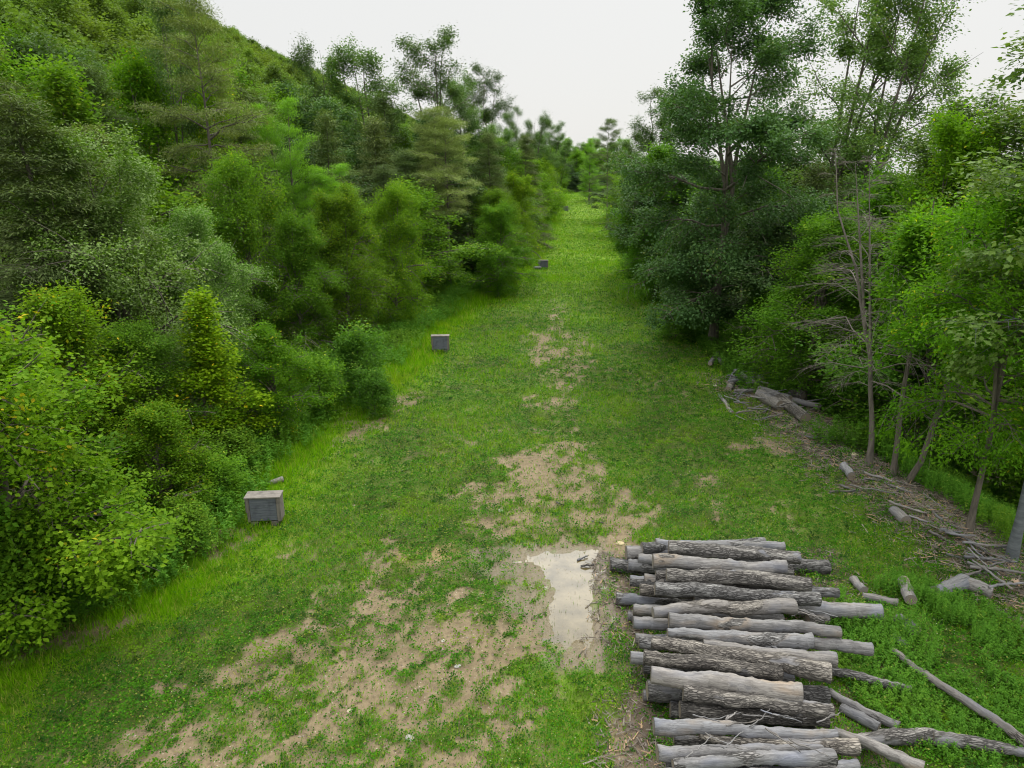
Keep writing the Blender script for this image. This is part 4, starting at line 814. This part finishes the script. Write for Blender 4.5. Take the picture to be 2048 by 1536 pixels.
for i, (u_, v_, a_, L_, r_) in enumerate([(1545, 765, .5, 2.0, .15), (1480, 770, -.3, 1.4, .12), (1600, 815, .9, 1.7, .15), (1500, 790, .2, 1.4, .08), (1570, 770, .3, 1.5, .10)]):
    g, _ = GP(u_, v_); d_ = np.array([math.cos(a_), -math.sin(a_), .05]) * L_ / 2; o_ = make_log(g - d_ + [0, 0, .2], g + d_ + [0, 0, .25], r_, r_ * .85, .4, .75, None, name='log')
    tag(o_, ['grey log at the back of the rotten stack', 'log at the left end of the rotten stack', 'log leaning at the lower right end of the rotten stack', 'slim log across the middle of the rotten stack', 'log under the bushes behind the rotten stack'][i], 'log')

for i in range(26):
    q_ = rb.random(); c_ = P(*px2(rb.uniform(460, 1400), rb.choice([1135, 1155, 1250, 640, 745, 880, 560, 350, 1290, 1120])), .80)[0]; c_[2] = .98 if c_[1] > 14 else .78; a_ = rb.uniform(-.9, .9); L_ = rb.uniform(.12, .38)
    d_ = np.array([math.cos(a_), math.sin(a_), rb.uniform(-.15, .15)]) * L_; o_ = make_log(c_ - d_, c_ + d_, .012, .007, .3, rb.uniform(.6, 1.4), None, ends=False, name='bark_piece'); tag(o_, 'thin splinter or bark strip lying on top of the log pile', 'bark', 'splinters on the log pile')

r = np.random.default_rng(91); px = r.uniform(min(q[0] for q in PUD), max(q[0] for q in PUD), 420); py = r.uniform(min(q[1] for q in PUD), max(q[1] for q in PUD), 420)
k = (sdpoly(px, py, PUD) > -.1) & ((fbm(px * 3, py * 3, 2, 5) > .5) | (sdpoly(px, py, PUD) < .15)); px, py = px[k], py[k]; n = len(px); a = r.uniform(0, 6.28, n); hh_ = r.uniform(.02, .12, n)
b0 = np.stack([px, py, np.full(n, -.03)], -1); tp = b0 + np.stack([np.cos(a) * .5, np.sin(a) * .5, np.ones(n)], -1) * hh_[:, None] + [0, 0, .02]; sd = np.stack([-np.sin(a), np.cos(a), 0 * a], -1) * .006
tag(link('puddle_grass', mesh_np('blades', np.stack([b0 - sd, b0 + sd, tp], 1).reshape(-1, 3), np.arange(n * 3).reshape(-1, 3), 3, M['grass'], np.repeat(r.random(n), 3))), kind='stuff', label='thin stalks poking through the puddle', cat='grass')

# stones
def stone(u, v, s, col, label):
    g, _ = GP(u, v); r = np.random.default_rng(int(u)); n1, n2 = 9, 12
    th = np.linspace(0, np.pi, n1); ph = np.arange(n2) * 2 * np.pi / n2; Th, Ph = np.meshgrid(th, ph, indexing='ij')
    rr_ = s * (1 + .5 * (fbm(Th * 1.3 + u, np.cos(Ph) * 1.5 + v, 3) - .5)); V = np.stack([rr_ * np.sin(Th) * np.cos(Ph) * 1.3, rr_ * np.sin(Th) * np.sin(Ph), rr_ * np.cos(Th) * .5], -1).reshape(-1, 3)
    i = np.arange(n1 - 1)[:, None] * n2; j = np.arange(n2)[None]; Fq = np.stack([i + j, i + n2 + j, i + n2 + (j + 1) % n2, i + (j + 1) % n2], -1).reshape(-1, 4)
    m, t, o = mat_new('stone'); geo_ = N(t, 'ShaderNodeTexCoord'); p = N(t, 'ShaderNodeBsdfPrincipled'); p.inputs['Roughness'].default_value = .9
    t.links.new(rgbmix(t, tuple(c * .7 for c in col), col, noise(t, geo_.outputs['Object'], 9, 4)), p.inputs['Base Color']); t.links.new(p.outputs[0], o.inputs[0])
    tag(link('stone', mesh_np('stone', V, Fq, 4, m, None, True), None, g + [0, 0, s * .15], rz=r.uniform(0, 3)), label, 'stone')
for a_ in [(915, 1333, .055, (.40, .39, .36), 'small white stone in the middle of the bare foreground'), (820, 1478, .075, (.36, .34, .31), 'pale stone near the bottom border'), (700, 1422, .05, (.5, .42, .3), 'small tan stone left of centre in the foreground'), (886, 1282, .04, (.5, .46, .4), 'small light stone above the white stone'), (1001, 1022, .08, (.50, .47, .42), 'pale flat stone at the upper edge of the bare patch'), (1708, 912, .16, (.48, .42, .27), 'tan boulder left of the dead grey tree'), (1430, 772, .10, (.5, .45, .35), 'pale stone before the rotten stack'), (1240, 1088, .10, (.46, .38, .22), 'tan rock behind the back left corner of the pile'), (2030, 1165, .12, (.40, .28, .2), 'reddish rock at the right border'), (1975, 1305, .12, (.45, .32, .2), 'orange rock in the weeds near the right border')]: stone(*a_)

# woody debris, gravel
def sticks(name, px, py, lmin, lmax, w0, seed, label, mat):
    r = np.random.default_rng(seed); n = len(px); z = gheight(px, py)[0] + r.uniform(.0, .06, n); a = r.uniform(0, np.pi, n)
    L = r.uniform(lmin, lmax, n) ** 1.0; d = np.stack([np.cos(a), np.sin(a), r.normal(0, .12, n)], -1) * L[:, None] / 2; wd = w0 * r.uniform(.5, 1.6, n)
    s1 = np.stack([-np.sin(a), np.cos(a), 0 * a], -1) * wd[:, None]; s2 = np.array([0, 0, 1.]) * wd[:, None] * r.uniform(.4, 1.1, (n, 1)); c = np.stack([px, py, z], -1)
    V = np.stack([c - d - s1, c - d + s1, c - d + s2, c + d - s1 * .6, c + d + s1 * .6, c + d + s2 * .8], 1).reshape(-1, 3)
    f = np.array([[0, 1, 4, 3], [1, 2, 5, 4], [2, 0, 3, 5]]); Fq = (np.arange(n)[:, None, None] * 6 + f[None]).reshape(-1, 4)
    tag(link(name, mesh_np(name, V, Fq, 4, mat, np.repeat(r.random(n), 6))), kind='stuff', label=label, cat='debris')
m, t, o = mat_new('wood_chips'); v_ = attr(t, 'var'); p = N(t, 'ShaderNodeBsdfPrincipled'); p.inputs['Roughness'].default_value = .9
c_ = rgbmix(t, (.07, .055, .04), (.24, .21, .175), v_); c_ = rgbmix(t, c_, (.36, .22, .11), mrange(t, v_, .88, .9, 0, .7)); t.links.new(c_, p.inputs['Base Color']); t.links.new(p.outputs[0], o.inputs[0]); M['chip'] = m
r = np.random.default_rng(66)
px = r.uniform(1, 9, 9000); py = r.uniform(8, 19, 9000); DP = ground_poly([(1190, 1110), (1330, 1085), (1660, 1100), (1760, 1180), (1640, 1300), (1700, 1450), (1750, 1700), (1150, 1700)])
k = (sdpoly(px, py, DP) + (fbm(px * 1.5, py * 1.5, 3, 3) - .5) * 1.0 > 0) & (fbm(px * 2, py * 2, 2, 8) > .35); px, py = px[k], py[k]
sticks('bark_debris', px, py, .04, .30, .012, 3, 'loose bark and splinters strewn around the log pile', M['chip'])
py = r.uniform(11, 34, 16000); px = xr(py) + .5 + r.normal(0, .9, 16000); sticks('twig_debris', px, py, .05, .5, .013, 4, 'grey twigs and wood chips heaped along the right bank', M['chip'])
px = r.uniform(-9, 8, 5000); py = r.uniform(7.5, 24, 5000); k = bare_at(px, py) > .3; px, py = px[k], py[k]; sticks('straw_litter', px, py, .02, .10, .004, 5, 'tiny stalks and chips on the bare soil', M['chip'])
for i, (u, v) in enumerate([(1165, 1118), (1175, 1132), (1195, 1045), (1120, 1010)]):
    g, _ = GP(u, v); g[2] = max(g[2], -.0) + .02; a_ = .6 - i * .5; d_ = np.array([math.cos(a_), math.sin(a_), .05]) * .18
    o_ = make_log(g - d_, g + d_, .022, .018, .5, .6, None, ends=False, name='bark_piece'); tag(o_, ['brown bark strip lying in the bright end of the puddle', 'short bark strip at the right shore of the puddle', 'bark strip on the soil above the puddle', 'thin stick in the middle of the bare patch'][i], 'bark')
px = r.uniform(-9, 8, 7000); py = r.uniform(7.5, 24, 7000); k = (bare_at(px, py) > .3) & (gheight(px, py)[1] < 0); px, py = px[k], py[k]; n = len(px)
c = np.stack([px, py, gheight(px, py)[0] + .002], -1); o8 = np.array([[1, .2, 0], [.1, 1, 0], [-1, 0, .1], [0, -1, 0], [0, 0, .7], [0, 0, -1.]]); s_ = np.clip(r.exponential(.009, n) + .005, 0, .035)
V = (c[:, None] + o8[None] * s_[:, None, None] * r.uniform(.7, 1.3, (n, 6, 1))).reshape(-1, 3)
m, t, o = mat_new('pebble'); p = N(t, 'ShaderNodeBsdfPrincipled'); p.inputs['Roughness'].default_value = .9; t.links.new(rgbmix(t, (.15, .115, .08), (.30, .26, .21), attr(t, 'var')), p.inputs['Base Color']); t.links.new(p.outputs[0], o.inputs[0])
tag(link('gravel', mesh_np('gravel', V, (np.arange(n)[:, None, None] * 6 + f_oct[None]).reshape(-1, 3) if False else (np.arange(n)[:, None, None] * 6 + np.array([[0, 1, 4], [1, 2, 4], [2, 3, 4], [3, 0, 4], [1, 0, 5], [2, 1, 5], [3, 2, 5], [0, 3, 5]])[None]).reshape(-1, 3), 3, m, np.repeat(r.random(n), 6))), kind='stuff', label='small pebbles on the bare soil', cat='gravel')

# ---------------------------------------------------------------- target blocks
def plain(name, a, b, scale=(3, 3, 30), bump=.5):
    m, t, o = mat_new(name); tcn = N(t, 'ShaderNodeTexCoord'); mp = N(t, 'ShaderNodeMapping'); mp.inputs['Scale'].default_value = scale; t.links.new(tcn.outputs['Object'], mp.inputs[0])
    n_ = noise(t, mp.outputs[0], 1, 5, .6); big = noise(t, tcn.outputs['Object'], 3.5, 3)
    col = rgbmix(t, a, b, mrange(t, n_, .3, .7)); col = rgbmix(t, col, tuple(c * .55 for c in a), mrange(t, big, .5, .7, 0, .7))
    p = N(t, 'ShaderNodeBsdfPrincipled'); p.inputs['Roughness'].default_value = .85; t.links.new(col, p.inputs['Base Color'])
    bp = N(t, 'ShaderNodeBump'); bp.inputs['Strength'].default_value = bump; bp.inputs['Distance'].default_value = .02; t.links.new(n_, bp.inputs['Height']); t.links.new(bp.outputs[0], p.inputs['Normal']); t.links.new(p.outputs[0], o.inputs[0]); return m
M['face'] = plain('layered_grey_face', (.075, .082, .105), (.135, .145, .165)); M['board'] = plain('grey_plank', (.13, .118, .105), (.215, .195, .172), (3, 20, 20)); M['side'] = plain('brown_grey_side', (.10, .085, .075), (.18, .16, .14), (20, 20, 3))
import bmesh
def boxm(name, parts, mat, bev=.008):
    bm = bmesh.new()
    for (x0, x1, y0, y1, z0, z1) in parts:
        vv = bmesh.ops.create_cube(bm, size=1)['verts']
        for v_ in vv: v_.co = Vector(((x0 + x1) / 2 + v_.co.x * (x1 - x0), (y0 + y1) / 2 + v_.co.y * (y1 - y0), (z0 + z1) / 2 + v_.co.z * (z1 - z0)))
    bmesh.ops.bevel(bm, geom=bm.edges[:], offset=bev, segments=2, affect='EDGES')
    me = bpy.data.meshes.new(name); bm.to_mesh(me); bm.free(); me.materials.append(mat); return me
def target(u, v, wd, ht, dp, rz, label, tilt=0, feet=True, top=True):
    g, _ = GP(u, v); z0 = .14 if feet else -.02
    ro = link('target_block', None, None, g + [0, 0, .0], rz); tag(ro, label, 'target block', 'grey target blocks along the left side of the clearing'); ro.rotation_euler = (0, tilt, rz)
    h = wd / 2
    link('target_face', boxm('target_face', [(-h + .115, h - .115, 0, dp * .97, z0 + .03 + i * (ht - .06) / 9, z0 + .03 + (i + .985) * (ht - .06) / 9) for i in range(9)], M['face'], .006), ro)
    link('side_board', boxm('side_board', [(-h, -h + .11, -.022, dp, z0 + (.3 if feet else 0), z0 + ht - .045), (-h + .03, -h + .108, -.016, dp * .9, z0, z0 + .32)] if feet else [(-h, -h + .11, -.022, dp, z0, z0 + ht - .045)], M['side']), ro)
    link('side_board', boxm('side_board', [(h - .11, h, -.02, dp, z0, z0 + ht - .045)], M['side']), ro)
    link('top_board', boxm('top_board', [(-h - .02, h + .02, -.03, dp + .02, z0 + ht - .042, z0 + ht)], M['board']), ro)
    if feet:
        for s in (-1, 1): link('foot', boxm('foot', [(s * h * .58 - .11, s * h * .58 + .11, .0, dp * .9, -.08, z0 - .004)], M['side'], .012), ro)
    return ro
target(530, 1052, .98, .78, .42, R(-5) + R(10), 'nearest and largest grey target block on two wooden feet')
target(881, 705, 1.0, .82, .38, R(4), 'second grey target block at the lime grass strip')
target(1086, 538, 1.05, .75, .4, R(2), 'third brownish grey target block with a log lying beside it')
target(1131, 422, 1.1, .95, .5, R(10), 'farthest small grey target block at the bend of the clearing', feet=False)
g, _ = GP(1075, 539); o_ = make_log(g + [-.45, -.3, .18], g + [.35, -.3, .18], .18, .18, .3, .9, None, name='log'); tag(o_, 'short brown log lying left of the third target block', 'log')
print('done')
